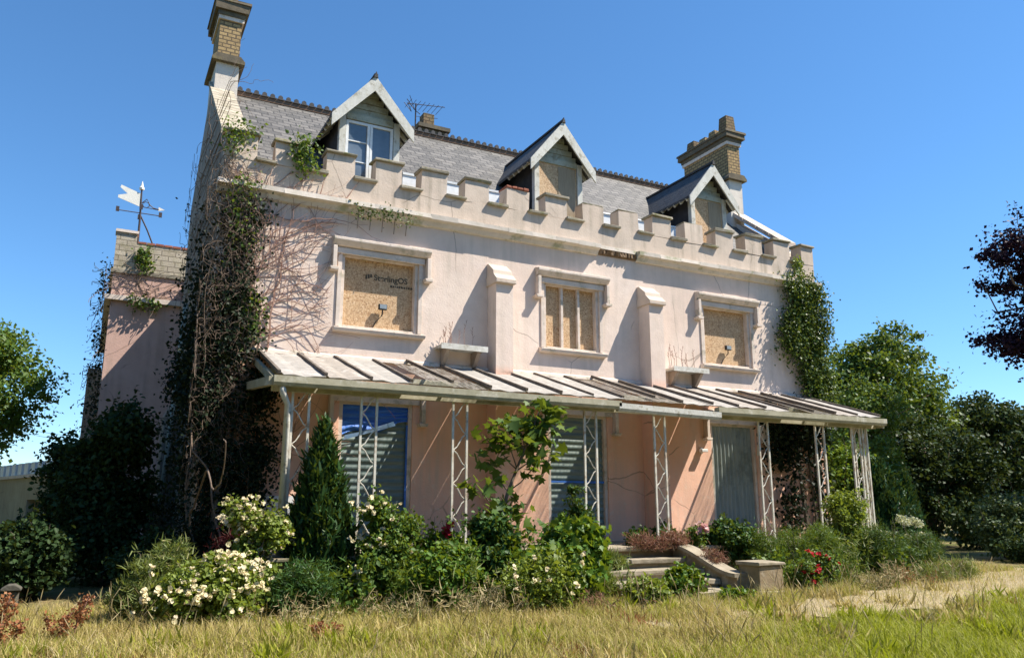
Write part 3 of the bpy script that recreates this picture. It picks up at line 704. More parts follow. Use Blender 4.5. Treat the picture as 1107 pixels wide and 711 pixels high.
MB().box(6.28, 7.12, 16.93, 17.57, 10.621, 10.72).build('cap', 'capbrick', c); MB().box(6.47, 6.75, 17.1, 17.38, 10.721, 11.08).build('chimney_pot', 'brickdark', c)

# ---- side tower and low rear wing (parts of the house)
MB().box(1.95, X1-.5, 18.65, 26, 0, WING).build('rear_wing', 'gable', house)
TY = 22.0
tw = MB(); tw.box(.07, 1.945, TY, 30.0, .0, 6.66)
tower = tw.build('tower', 'tower', house)
MB().box(-.07, 1.945, TY-.14, 30.1, 6.661, 6.78, .006).build('string_course', 'trim', tower)
MB().box(.06, 1.945, TY-.01, 30.0, 6.781, 7.38).build('tower_frieze', 'tower', tower)
MB().box(.0, 1.945, TY-.06, 30.0, 7.381, 7.48, .006).build('string_course', 'cap', tower)
MB().box(.53, 1.945, TY-.02, TY+.3, 7.481, 8.22).build('tower_parapet', 'stone', tower)
MB().box(.07, .34, TY+.33, 30., 7.481, 8.15).build('tower_parapet', 'stone', tower)
MB().box(.05, .529, TY-.04, TY+.32, 7.481, 8.46, .006).build('tower_pier', 'stone', tower)
MB().box(.02, .56, TY-.08, TY+.36, 8.461, 8.53, .006).build('pier_cap', 'trim', tower)
t = MB(); x = .56
while x < 1.75: t.box(x, x+.2, TY-.04, TY+.34, 8.221, 8.275, .006); x += .21
t.build('tile_coping', 'redbrick', tower)
MB().box(-.30, .06, 26, 31, 0, 5.5).build('tower_annex', 'gable', house)

# ------------------------------------------------------------------ things fixed on or standing by the house
def wall_shelf(x0, x1, label):
    s = thing('wall_shelf', label, 'shelf', ((x0+x1)/2, 12.8, 4.3), 'bracketed shelves under the upper windows')
    MB().box(x0, x1, 12.66, 12.998, 4.30, 4.345, .006).box(x0, x1, 12.64, 12.66, 4.27, 4.37).build('shelf', 'paintw', s)
    for xx in (x0+.12, x1-.18):
        MB().prism([(12.998, 4.0), (12.998, 4.299), (12.70, 4.299), (12.70, 4.26), (12.93, 4.0)], 'x', xx, xx+.07).build('bracket', 'gable', s)
    return s
wall_shelf(5.22, 6.12, 'white bracketed shelf with grey litter on it, left of the first buttress')
wall_shelf(10.30, 11.22, 'white bracketed shelf with dry weeds, right of the second buttress')
def dryweeds(x, y, z, label):
    t_ = thing('dry_weed', label, 'weed', (x, y, z)); s = MB(); 
    for k in range(9):
        a = random.uniform(-.4, .4); b = random.uniform(-.05, .12); h = random.uniform(.2, .55)
        pts = [(x+a, y+b*.3, z), (x+a+random.uniform(-.03, .03), y+b*.4, z+h*.5), (x+a+random.uniform(-.06, .06), y+b*.5, z+h)]
        s.tube(pts, [.005, .004, .003], 4)
        for q in range(4): p = Vector(pts[1]).lerp(Vector(pts[2]), q/4); s.tube([p, p+Vector((random.uniform(-.05, .05), 0, .05))], .004, 4)
    s.build('stems', 'twigred', t_)
dryweeds(10.75, 12.85, 4.345, 'dry reddish weeds growing on the right wall shelf')
dryweeds(5.72, 12.85, 4.345, 'thin grey dry weeds growing on the left wall shelf')
def floodlight(x, z, label):
    f = thing('floodlight', label, 'floodlight', (x, 13.09, z), 'floodlights on the boarded windows')
    MB().box(x-.075, x+.075, 13.02, 13.085, z, z+.10).build('body', 'black', f, bevel=.01)
    MB().box(x-.06, x+.06, 13.012, 13.019, z+.014, z+.086).build('lens', 'glassl', f)
    MB().tube([(x, 13.10, z-.10), (x, 13.06, z-.07), (x, 13.06, z)], .012, 6).build('bracket', 'black', f)
    MB().tube([(x, 13.10, z-.1), (x-.10, 13.13, z-.22), (x-.17, 13.13, z-.37)], .006, 5).build('cable', 'black', f)
floodlight(4.27, 4.93, 'small black floodlight on the lettered board of the left window')
floodlight(12.15, 4.92, 'small black floodlight on the plain board of the right window')
sx = thing('alarm_sensor', 'small white sensor on the wall left of the sheeted right doorway', 'sensor', (11.18, 12.9, 2.72))
MB().box(11.1, 11.26, 12.85, 12.95, 2.68, 2.74).build('body', 'whiteframe', sx, bevel=.01); MB().box(11.16, 11.2, 12.951, 12.998, 2.65, 2.77).build('mount', 'whiteframe', sx)

# TV aerial
a = thing('tv_aerial', 'thin dark television aerial on the ridge beside the low stack', 'aerial', (6.55, 17.5, 10.6))
a_ = MB(); a_.tube([(6.44, 17.6, 10.3), (6.44, 17.6, 11.55)], .018, 6); a_.build('mast', 'darkiron', a)
a_ = MB(); a_.tube([(6.2, 17.6, 11.50), (7.15, 17.4, 11.52)], .010, 5)
for q in range(8): x = 6.24+q*.12; a_.tube([(x, 17.35, 11.51), (x, 17.85, 11.51)], .006, 4)
a_.build('boom', 'darkiron', a)
a_ = MB()
for s in (-1, 1): a_.tube([(6.22, 17.6, 11.52), (6.36, 17.6+s*.1, 11.36), (6.2, 17.6+s*.2, 11.62)], .009, 4)
a_.tube([(6.2, 17.6, 11.62), (6.4, 17.6, 11.38), (6.56, 17.6, 11.28)], .010, 4); a_.tube([(6.44, 17.6, 11.2), (7.0, 17.5, 11.22)], .006, 4)
a_.build('reflector', 'darkiron', a)

# weathervane
v = thing('weathervane', 'iron weathervane with white forked pennant on the tower corner', 'weathervane', (.55, 22.25, 8.2)); y = 22.25
MB().tube([(.56, y, 7.9), (.55, y, 8.9), (.52, y, 9.83)], [.034, .027, .02], 8).build('rod', 'darkiron', v)
MB().tube([(.95, y, 8.25), (.75, y, 8.7), (.54, y, 9.1)], .02, 6).build('stay', 'darkiron', v)
MB().prism([(.53, 9.31), (.53, 9.67), (.03, 9.84), (.01, 9.77), (.2, 9.62), (-.02, 9.55), (-.02, 9.48)], 'y', y-.007, y+.007).build('pennant', 'goldw', v)
t = MB(); t.tube([(-.0, y, 9.14), (1.03, y, 9.14)], .013, 5); t.tube([(.54, y-.42, 9.14), (.54, y+.42, 9.14)], .013, 5)
for p in ((.0, y), (1.03, y), (.54, y-.42), (.54, y+.42)): t.box(p[0]-.04, p[0]+.04, p[1]-.008, p[1]+.008, 9.1, 9.24)
t.build('cross_arms', 'darkiron', v)
t = MB(); t.tube([(.54, y, 9.4), (.67, y, 9.55), (.75, y, 9.4), (.85, y, 9.33), (.99, y, 9.31)], .014, 5)
t.tube([(.56, y, 9.36)]+[(.66+.085*math.cos(q), y, 9.39+.085*math.sin(q)) for q in (3, 4, 5, 6, 7, 8, 9)], .011, 5); t.tube([(.55, y, 9.32), (.97, y, 9.3)], .011, 5)
t.build('scrollwork', 'darkiron', v)
MB().prism([(.97, 9.27), (1.12, 9.32), (.97, 9.38)], 'y', y-.01, y+.01).build('arrow_tip', 'goldw', v)
MB().tube([(.52, y, 9.79), (.52, y, 9.84), (.52, y, 9.89), (.52, y, 10.03)], [.06, .066, .036, .005], 8).build('finial', 'goldw', v)

# low crenellated garden wall far left
gw = thing('garden_wall', 'low cream wall with small white battlements and an arched opening, far left', 'wall', (-1.5, 22, 0))
A = Vector((-.38, 22.0, 0)); B = Vector((-3.2, 31.0, 0)); D = (B-A); ln = D.length; D.normalize(); Nn = Vector((-D.y, D.x, 0))
def along(s, off, z): p = A+D*s+Nn*off; return (p.x, p.y, z)
def wbox(mb, s0, s1, o0, o1, z0, z1):
    mb.add([along(s, o, z) for z in (z0, z1) for o in (o0, o1) for s in (s0, s1)], [(0, 2, 3, 1), (4, 5, 7, 6), (0, 1, 5, 4), (2, 6, 7, 3), (0, 4, 6, 2), (1, 3, 7, 5)])
w1 = MB(); wbox(w1, 0, 1.0, 0, .3, 0, 2.3); wbox(w1, 2.1, ln, 0, .3, 0, 2.3); wbox(w1, 1.001, 2.099, .0, .3, 1.75, 2.3); w1.build('wall', 'cream', gw)
w1 = MB(); wbox(w1, 0, ln, -.06, .36, 2.301, 2.38); w1.build('string_course', 'trim', gw)
w1 = MB(); s = 0.
while s < ln-.3: wbox(w1, s, s+.34, .101, .31, 2.381, 2.68); s += .58
w1.build('battlements', 'whiteframe', gw)  # white colour stands in for sunlight on the merlons

w1 = MB(); wbox(w1, 0, ln, .0, .1, 2.381, 2.64); w1.build('backing', m_noisy('brown_backing', (.20, .12, .08), (.14, .09, .06), 6, .9), gw)
# garden steps and pedestal
gs = thing('garden_steps', 'overgrown stone steps with a curved side wall leading up to the terrace', 'steps', (7.6, 9.9, .3))
for k, (yy, zz) in enumerate(((9.15, .42), (9.55, .54), (9.95, .67), (10.33, .80))):
    mb = MB(); x = 6.7-.03*k
    while x < 8.5:
        w_ = random.uniform(.5, .9); mb.box(x, min(x+w_-.01, 8.5), yy+random.uniform(-.03, .03), yy+.46, zz-.07, zz, .012); x += w_
    mb.box(6.72, 8.48, yy+.05, yy+.45, .15, zz-.071); mb.build('step', 'terr', gs, bevel=.012)
sw = MB(); n = 14
for side in (8.52,):
    tops = []
    for q in range(n+1):
        t_ = q/n; yy = 10.7-1.45*t_; zz = 1.0-.36*(t_*t_*(3-2*t_))
        tops.append((yy, zz))
    sw.prism([(10.7, .2)]+[(yy, zz-.06) for yy, zz in tops]+[(9.25, .2)], 'x', side, side+.2)
    sw.build('side_wall', 'sandstone', gs)
    cp = MB()
    for (ya, za), (yb_, zb_) in zip(tops[:-1], tops[1:]): cp.bar((side+.1, ya, za-.03), (side+.1, yb_, zb_-.03), .28, .055)
    cp.build('side_coping', 'terr', gs)
pd = thing('pedestal', 'square brown stone pedestal with a flat moss-edged top beside the steps', 'pedestal', (8.95, 9.22, .3))
MB().box(8.68, 9.20, 8.98, 9.46, .2, .40, .008).build('plinth', 'terr', pd, bevel=.012)
MB().box(8.72, 9.18, 9.0, 9.42, .401, .745, .006).build('block', 'sandstone', pd, bevel=.012)
MB().box(8.68, 9.22, 8.97, 9.45, .746, .80, .008).build('top_slab', 'terr', pd, bevel=.012)

# ------------------------------------------------------------------ climbers
def walk(p, d, n, step, wob, plane=None, rise=0):
    pts = [Vector(p)]; d = Vector(d).normalized()
    for _ in range(n):
        d = (d+Vector((random.gauss(0, wob), random.gauss(0, wob), random.gauss(0, wob)+rise))).normalized()
        if plane is not None: d.y *= .25
        q = pts[-1]+d*step
        if plane is not None: q.y = min(q.y, plane-.008); q.y = max(q.y, plane-.12)
        pts.append(q)
    return pts
bc = thing('bare_creeper', 'leafless reddish creeper fanning over the pale wall left of the lettered window', 'creeper', (2.0, 12.9, .95))
tb = MB()
def spread(p, d, n, r, depth, plane):
    pts = walk(p, d, n, .11, .17, plane, .0)
    pts = [q for q in pts if q.z < 7.2 and 1.42 < q.x < 4.6 and not (q.x > 3.36 and 4.4 < q.z < 6.1)] or pts[:1]
    if len(pts) < 3: return
    k = len(pts); tb.tube(pts, [max(.0025, r*(1-.75*i/k)) for i in range(k)], 4)
    if depth:
        for i in range(2, k-1):
            if random.random() < (.34 if depth > 1 else .2):
                dd = (pts[i+1]-pts[i]).normalized(); s = random.choice((-1, 1)); an = random.uniform(.4, 1.0)*s
                nd = Vector((dd.x*math.cos(an)-dd.z*math.sin(an), 0, dd.x*math.sin(an)+dd.z*math.cos(an)))
                spread(pts[i], nd, int(n*random.uniform(.4, .75)), r*.55, depth-1, plane)
for i in range(12): spread((1.75+random.uniform(-.15, .25), 12.95, random.uniform(3.6, 5.6)), (random.uniform(.35, 1.0), 0, random.uniform(.25, .9)), 20, .012, 2, YF-.01)
for i in range(4): spread((2.0+random.uniform(0, .4), 12.95, 4.0), (random.uniform(-.1, .6), 0, 1), 24, .02, 2, YF-.01)
for i in range(5): spread((1.7+i*.45, 12.93, 6.8), (random.uniform(-.2, .6), 0, .7), 9, .012, 2, YF-.04)
tb.build('stems', 'twigred', bc)
bc2 = thing('bare_creeper', 'bare stems climbing the shaded pink wall under the veranda by the conifer', 'creeper', (2.9, 12.9, .95)); tb = MB()
for i in range(7): spread((2.5+random.uniform(0, .5), 12.95, 1.6+random.uniform(0, .6)), (random.uniform(-.15, .35), 0, 1), 11, .010, 1, YF-.01)
tb.build('stems', 'twigred', bc2)
# tangle of dead stems over ivy on the left corner and gable
tg = thing('dead_creeper', 'thick tangle of grey dead creeper stems over the left gable corner', 'creeper', (1.5, 13, .3)); tb = MB()
for i in range(620):
    if random.random() < .72: p = (random.uniform(1.35, 1.95), random.uniform(12.72, 12.88), random.uniform(2.2, 7.0)); pl = None
    else: p = (random.uniform(1.2, 1.45), random.uniform(13, 17.5), random.uniform(2.5, 8.6)); pl = None
    n = random.randint(8, 18); pts = walk(p, (random.gauss(0, .4), random.gauss(0, .2), random.uniform(-.9, .8)), n, .07, .36, pl, -.03)
    pts = [Vector((max(min(q.x, 2.15), 1.24), min(max(q.y, 12.7), 12.95) if q.x > 1.44 else q.y, q.z)) for q in pts]
    tb.tube(pts, [.0052*(1-.6*k/len(pts)) for k in range(len(pts))], 4)
for i in range(6):
    pts = walk((random.uniform(1.45, 2.0), 12.8, .4), (random.uniform(-.05, .1), 0, 1), 48, .12, .2, None, .08); pts = [Vector((min(max(q.x, 1.35), 2.0)+.05*math.sin(q.z*3+i), min(q.y, 12.9)+.04*math.sin(q.z*5), q.z)) for q in pts if q.z < 5.2+.25*i]
    tb.tube(pts, [.017*(1-.7*k/len(pts)) for k in range(len(pts))], 6)
tb.build('stems', 'twig', tg)

def ivy(name, label, pts, size, m, templ='rhomb', loc=(0, 0, 0), stems=None, **kw):
    t_ = thing(name, label, 'ivy', loc); leaves('foliage', pts, size, m, t_, templ, **kw)
    if stems: stems.build('stem', 'bark', t_)
    return t_
# dense dark ivy, left corner column
P = []
for i in range(190):
    z = random.uniform(.3, 6.4); x = random.uniform(1.30, 2.12+.25*(z < 3.6)) if random.random() < .8 else random.uniform(1.2, 1.5)
    dens = 170 if z < 4.2 else (85 if z < 5.2 else 30)
    c_ = np.array([x, 12.84 if x > 1.45 else random.uniform(13, 14.5), z]); P.append(c_+rng.normal(size=(dens, 3))*np.array([.14, .10, .17]))
P = np.concatenate(P); P[:, 1] = np.where(P[:, 0] > 1.47, np.minimum(P[:, 1], 12.97), P[:, 1])
st = MB(); st.tube([(1.7, 12.8, .3), (1.75, 12.85, 2), (1.65, 12.87, 4), (1.8, 12.88, 6)], [.08, .06, .05, .02], 7)
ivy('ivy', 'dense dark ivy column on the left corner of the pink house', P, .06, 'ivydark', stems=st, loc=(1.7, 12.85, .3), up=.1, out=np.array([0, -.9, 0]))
# small green ivy tufts on top corner
def tuft(label, cs, n, size=.07, m='ivylit', sg=.12, cat='ivy'):
    P = np.concatenate([np.array(c)+rng.normal(size=(n, 3))*np.array([sg, sg*.5, sg*1.1]) for c in cs])
    t_ = thing('ivy', label, cat, cs[0]); t_.location = cs[0]
    leaves('foliage', P, size, m, t_, 'rhomb', up=.2, out=np.array([0, -.6, 0]))
    s = MB(); 
    for c in cs: s.tube([Vector(c)+Vector((0, .06, -.3)), Vector(c)], .008, 4)
    s.build('stem', 'twig', t_)
tuft('green ivy tuft over the left end of the parapet', [(1.6, 12.86, 7.62), (1.75, 12.86, 7.68), (1.58, 12.86, 7.4)], 90, .06)
tuft('green ivy tuft over the second merlon from the left', [(2.68, 12.85, 7.58), (2.74, 12.86, 7.42), (2.78, 12.86, 7.3)], 130)
tuft('green ivy strand under the cornice near the dead creeper', [(1.72, 12.75, 6.4), (1.75, 12.75, 6.1), (1.8, 12.75, 6.65), (1.8, 12.75, 5.7)], 75, .06)
tuft('green ivy sprig on the wall above the left veranda end', [(2.02, 12.85, 4.5), (2.04, 12.85, 4.75), (2.0, 12.85, 4.3)], 90)
tuft('moss and ivy line hanging below the cornice left of centre', [(3.7+q*.22, 12.8, 6.57) for q in range(5)], 60, .045, 'ivy', .07)
tuft('green ivy sprig on the stone tower parapet', [(.74, 21.9, 7.8), (.8, 21.9, 7.6), (.68, 21.9, 7.98)], 80, .09)
tuft('ivy fringe under the tower string course', [(.6+q*.18, 21.85, 6.62) for q in range(4)], 45, .08, 'ivy', .09)
# lit creeper, right corner
P = []; 
for i in range(270):
    z = random.uniform(3.6, 6.72); lo = 13.75+.35*math.sin(z*2.1)+(.35 if z < 5 else 0); x = random.uniform(lo, 15.0) if z > 6.2 else random.uniform(lo+.1, 15.15)
    if z > 6.4: x = random.uniform(13.75, 15.05)
    y = 12.86-.12*random.random() if x < 14.9 else random.uniform(12.9, 13.8)
    P.append(np.array([x, y, z])+rng.normal(size=(70, 3))*np.array([.12, .09, .16]))
P = np.concatenate(P); P[:, 1] = np.where(P[:, 0] < 14.88, np.minimum(P[:, 1], 12.98), P[:, 1])
st = MB()
for q in range(4): st.tube([(14.3+q*.13, 12.9, .95), (14.2+q*.17, 12.92, 2.5), (14.4+q*.1, 12.93, 4.5), (14.1+q*.2, 12.94, 6.3)], [.04, .03, .025, .012], 6)
ivy('creeper', 'leafy green creeper covering the right corner of the upper wall', P, .062, 'ivy', stems=st, loc=(14.4, 12.9, .95), up=.2, out=np.array([.3, -.8, 0]))
tuft('yellow green ivy sprig at the right end of the parapet', [(14.3, 12.86, 6.95), (14.28, 12.86, 7.15)], 110, .06, 'yellowg', .07)
P = []
for i in range(105):
    z = random.choice((random.uniform(2.5, 3.7), random.uniform(2.5, 3.7), random.uniform(1.0, 2.6))); x = random.uniform(12.9, 14.7) if z > 2.4 else random.choice((random.gauss(13.5, .12), random.gauss(14.4, .15))); P.append(np.array([x, 12.8, z])+rng.normal(size=(34, 3))*np.array([.16, .08, .18]))
P = np.concatenate(P); P[:, 1] = np.minimum(P[:, 1], 12.96)
st = MB(); st.tube([(13.9, 12.8, .95), (13.85, 12.85, 2), (13.8, 12.86, 3.5)], [.06, .05, .03], 6)
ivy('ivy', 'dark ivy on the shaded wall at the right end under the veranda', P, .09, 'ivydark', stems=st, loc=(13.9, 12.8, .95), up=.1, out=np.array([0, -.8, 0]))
tuft('sunlit yellow green strands in the creeper on the right corner', [(random.uniform(14.2, 15.0), 12.72, random.uniform(3.9, 6.4)) for q in range(12)], 55, .06, 'ivylit', .13)
# ivy on the tower flank
P = []; tb = MB()
for i in range(90):
    z = random.uniform(3.6, 7.9); P.append(np.array([random.uniform(-.12, .04), random.uniform(21.95, 25), z])+rng.normal(size=(12, 3))*.12)
for i in range(70):
    pts = walk((random.uniform(-.12, .05), random.uniform(21.9, 25), random.uniform(3.8, 7.9)), (-.2, 0, -.5), 9, .09, .3); tb.tube([Vector((max(q.x, -.4), q.y, q.z)) for q in pts], [.007]*len(pts), 4)
for i in range(40):
    pts = walk((random.uniform(.1, 1.7), 21.9, random.uniform(6.8, 7.4)), (random.choice((-1, 1)), 0, .1), 12, .1, .3); tb.tube([Vector((min(max(q.x, -.1), 1.9), min(q.y, 21.95), min(q.z, 7.42))) for q in pts], [.007]*len(pts), 4)
iv = thing('dead_creeper', 'bare stems and sparse ivy on the flank of the side tower', 'creeper', (0, 21.9, .3)); leaves('foliage', np.concatenate(P), .08, 'ivydark', iv); tb.build('stems', 'twig', iv)

# ------------------------------------------------------------------ shrubs, flowers, trees
def shrub(name, label, cat, x, y, ells, nsub, per, rs, size, m, templ='oval', group=None, stem='bark', up=.5, z0=None, shell=.4, droop=.2, flat=.7, fine=.72):
    """ells in local metres (dx,dy,z above ground,rx,ry,rz)"""
    z0 = gz(x, y) if z0 is None else z0; size *= fine; per = int(per/fine**1.7); nsub = int(nsub*1.25); rs *= .85
    t_ = thing(name, label, cat, (x, y, z0), group, local=True)
    P, cs, out = clumps(ells, nsub, per, rs, shell, flat); P[:, 2] = np.maximum(P[:, 2], .02)
    s = MB(); big = max(e[5] for e in ells)
    for c in random.sample(cs, min(len(cs), int(7+len(cs)*.10))):
        c = Vector(c); top = c+Vector((random.gauss(0, .12), random.gauss(0, .10), random.uniform(.25, .8)*big)); top.z = max(top.z, .1)
        pts = limb_pts(c, top, 3, .15); s.tube(pts, [.006, .005, .004, .002], 4); k = 16
        f = rng.uniform(.1, 1.05, k)[:, None]; q = np.array(c)*(1-f)+np.array(top)*f+rng.normal(size=(k, 3))*.03
        P = np.concatenate([P, q]); out = np.concatenate([out, np.zeros((k, 3))])
    leaves('foliage', P, size, m, t_, templ, up=up, out=out, droop=droop)
    for c in cs[::max(1, len(cs)//14)]:
        s.tube(limb_pts((c[0]*.15, c[1]*.15, 0), c, 4), [.016, .013, .011, .008, .005], 5)
    s.build('stems', stem, t_)
    return t_, cs
def blooms(parent, pts, size, m, name='flower', n=5, up=.8, cap=90):
    """every bloom a part of its own; past the cap the rest is one part"""
    pts = np.asarray(pts, float); pts = pts[np.argsort(pts[:, 1])]
    def one(ps):
        P = np.repeat(ps, n, 0)+rng.normal(size=(len(ps)*n, 3))*size*.25
        return leaves(name, P, size, m, parent, 'petals', up=up, var=.35, out=np.array([0, -.5, .2]))
    for p in pts[:cap]: one(p[None])
    if len(pts) > cap: one(pts[cap:])['kind'] = 'stuff'

def rose(label, x, y, ells, nsub, per, nfl, m='petalw', size=.075, lm='rose', group='white flowering rose bushes', fs=.044, front=True):
    t_, cs = shrub('rose_bush', label, 'rose bush', x, y, ells, nsub, per, .16, size, lm, group=group)
    F = []
    while len(F) < nfl:
        e = random.choice(ells); d = np.random.default_rng(random.randint(0, 10**9)).normal(size=3); d /= np.linalg.norm(d)
        if d[1] > .35 or d[2] < -.15 and random.random() < .8: continue
        k = random.randint(4, 11); c_ = np.array(e[:3])+d*np.array(e[3:6])*random.uniform(.9, 1.1)
        for _ in range(k): F.append(c_+rng.normal(size=3)*.085)
    F = np.array(F); F[:, 2] = np.maximum(F[:, 2], .08)
    blooms(t_, F, fs, m); return t_
rose('wide low rose bush thick with cream white blooms, left foreground', 1.32, 9.75, [(0, 0, .36, .46, .38, .34), (.22, .1, .46, .30, .3, .26), (-.3, -.05, .28, .30, .3, .26)], 80, 60, 280, lm='yellowg')
rose('taller rose bush with cream blooms in front of the dark ivy corner', 1.92, 10.7, [(0, 0, .50, .28, .26, .40), (.1, 0, .98, .28, .24, .22), (-.12, 0, 1.16, .18, .18, .16)], 66, 50, 130, lm='yellowg')
rose('loose rose bush with scattered white blooms in front of the blue tarpaulin door', 3.55, 10.35, [(0, 0, .5, .42, .3, .42), (.15, .1, 1.0, .28, .2, .30), (-.12, .1, 1.25, .16, .16, .16)], 95, 60, 60, fs=.045)
# low green shrub left of conifer
shrub('low_shrub', 'low dark green shrub with strappy leaves in front of the conifer', 'shrub', 2.45, 10.05, [(0, 0, .33, .45, .35, .32), (-.2, 0, .28, .3, .3, .26)], 90, 60, .14, .11, 'shrubd', 'blade')
# conical conifer
def cone_conifer(label, x, y, h, r, m, n, spray=.11, z0=None, name='conifer', prof=None):
    z0 = gz(x, y) if z0 is None else z0
    t_ = thing(name, label, 'conifer', (x, y, z0), local=True)
    P = []; out = []
    for i in range(n):
        t = 1-math.sqrt(random.random()); a = random.uniform(0, 2*math.pi)
        rr = r*((1-t)**.8)*(.30+.70*min(1, t*6+.55))*random.uniform(.55, 1.06)*(1+.13*math.sin(5*a+9*t)+.10*math.sin(11*a-17*t))
        P.append((rr*math.cos(a), rr*math.sin(a), .08+t*h)); out.append((math.cos(a)*.9, math.sin(a)*.9, .1))
    P = np.array(P); out = np.array(out)
    leaves('foliage', P+rng.normal(size=P.shape)*.025, spray, m, t_, 'needle', up=0, out=out, droop=-.9, axis=np.array([0, 0, 1.])+out*.35, axw=.6)
    MB().tube([(0, 0, 0), (0, 0, h*.6), (.01, 0, h*.97)], [.06, .04, .008], 6).build('trunk', 'bark', t_)
cone_conifer('narrow pointed dark green conifer standing before the left end of the veranda', 2.83, 10.95, 2.38, .55, 'conifer', 17000, .12)
# middle bed
shrub('shrub', 'bushy bright green shrub below the narrow bay between left and middle doors', 'shrub', 4.05, 9.55, [(0, 0, .36, .48, .4, .36), (.2, .2, .58, .35, .3, .28)], 90, 60, .15, .085, 'shrub')
shrub('shrub', 'dark leafy shrub at the foot of the maple sapling', 'shrub', 4.95, 10.0, [(0, 0, .48, .42, .4, .48), (.05, .1, .92, .28, .26, .30)], 90, 55, .17, .095, 'shrubd')
t_, _ = shrub('shrub', 'thin pale weedy bush with scattered cream blooms in front of the middle bed', 'shrub', 4.85, 8.95, [(0, 0, .30, .40, .3, .30), (.45, 0, .38, .3, .3, .36)], 60, 36, .17, .06, 'yellowg', 'rhomb')
blooms(t_, [(random.uniform(-.35, .75), random.uniform(-.35, -.2), random.uniform(.25, .75)) for _ in range(14)], .045, 'petalw')
shrub('shrub', 'rounded broad leaved green bush left of the garden steps', 'shrub', 5.65, 9.4, [(0, 0, .46, .55, .45, .46), (.28, .1, .78, .36, .33, .34), (-.35, .1, .38, .35, .3, .36)], 150, 45, .17, .12, 'shrub', 'maple')
shrub('shrub', 'small yellow green bush at the left edge of the garden steps', 'shrub', 6.2, 9.45, [(0, 0, .3, .24, .24, .30)], 50, 60, .12, .07, 'yellowg', 'blade', up=.1, droop=-.8)
t_, _ = shrub('shrub', 'green bush under the blue tarpaulin door at the terrace edge', 'shrub', 4.15, 10.55, [(0, 0, .45, .4, .25, .42), (.3, 0, .6, .26, .2, .32)], 64, 55, .15, .08, 'shrub', 'rhomb')
shrub('shrub', 'dark green weeds climbing against the middle metal door', 'shrub', 7.0, 11.0, [(0, 0, .25, .2, .15, .35), (-.1, .1, .6, .12, .1, .4)], 40, 40, .1, .07, 'shrubd', 'rhomb', z0=.95)
# maple sapling
t_ = thing('maple_sapling', 'young leaning maple with broad leaves in front of the pink wall', 'tree', (4.95, 10.25, gz(5, 10)), local=True)
st = MB(); st.tube([(0, 0, 0), (.12, 0, .8), (.35, .02, 1.5), (.62, .02, 2.1), (.85, 0, 2.65)], [.035, .03, .024, .016, .008], 6)
bpts = [(.12, 0, .8), (.25, 0, 1.2), (.35, .02, 1.5), (.5, .02, 1.8), (.62, .02, 2.1), (.75, 0, 2.4)]
tips = [(-.2, -.1, 1.55), (.05, .1, 1.9), (.0, 0, 2.35), (.3, -.1, 2.2), (.55, .1, 2.55), (.85, 0, 2.45), (.95, 0, 2.75), (1.05, .1, 2.15), (.8, -.1, 1.9), (.15, .1, 2.15), (.9, 0, 2.6), (.65, -.1, 2.35), (.2, -.1, 1.2), (-.1, 0, 1.1), (.45, 0, 1.3), (.55, 0, .95), (.4, .1, 2.4), (.98, .1, 2.4), (1.12, 0, 2.6)]
P = []
for tp in tips:
    b_ = min(bpts, key=lambda q: abs(q[2]-(tp[2]-.35))); st.tube(limb_pts(b_, tp, 3), [.012, .009, .007, .004], 5)
    k = 17; P.append(np.array(tp)+rng.normal(size=(k, 3))*np.array([.12, .11, .09]))
    P.append(np.array(b_)*.4+np.array(tp)*.6+rng.normal(size=(6, 3))*.09)
st.build('trunk', 'bark', t_, True); leaves('foliage', np.concatenate(P), .145, 'maple', t_, 'maple', up=.9, droop=.5)

# right-hand bed
shrub('shrub', 'round dark green shrub on the terrace before the right doorway', 'shrub', 9.75, 10.75, [(0, 0, .38, .42, .35, .36), (.25, 0, .3, .3, .3, .28)], 100, 55, .13, .085, 'shrubd', z0=.65)
t_, _ = shrub('rose_bush', 'small rose with a pink bloom at the terrace edge above the steps', 'rose bush', 9.05, 10.75, [(0, 0, .2, .2, .18, .2)], 20, 35, .1, .06, 'rose', z0=.9)
blooms(t_, [(0, -.15, .32), (.08, -.15, .28), (-.06, -.14, .26), (.02, -.18, .36)], .11, 'petalp')
def redrose(label, x, y, n, z=.45):
    t_, _ = shrub('rose_bush', label, 'rose bush', x, y, [(0, 0, z*.6, .22, .2, z*.6)], 36, 40, .11, .06, 'rose', group='red rose bushes')
    blooms(t_, [(random.gauss(0, .13), -.1+random.gauss(0, .08), z*.85+random.gauss(0, .13)) for _ in range(n)], .05, 'petalr')
redrose('red rose bush with deep red blooms right of the pedestal', 9.75, 9.15, 14); redrose('red rose bush set further right in the bed', 10.45, 9.35, 8, .5)
t_, _ = shrub('rose_bush', 'rose in the bed with a single red bloom near the blue tarpaulin door', 'rose bush', 4.40, 10.5, [(0, 0, .5, .2, .15, .5)], 30, 40, .12, .06, 'rose')
blooms(t_, [(-.02, -.15, 1.0), (.06, -.15, 1.03), (.0, -.16, .93)], .09, 'petalr')
shrub('shrub', 'tall pale green bush with fine leaves by the right veranda posts', 'shrub', 12.35, 10.5, [(0, 0, .55, .4, .35, .55), (.05, .0, 1.2, .32, .3, .42), (.25, 0, .4, .4, .3, .35)], 140, 60, .17, .07, 'yellowg', 'rhomb')
shrub('shrub', 'mixed green weeds along the terrace right of the pedestal', 'shrub', 10.6, 10.1, [(0, 0, .5, .7, .3, .5), (.7, 0, .55, .5, .3, .52), (-.5, .2, .55, .3, .2, .45)], 170, 55, .15, .08, 'rose', 'blade', up=.1, droop=-.6)
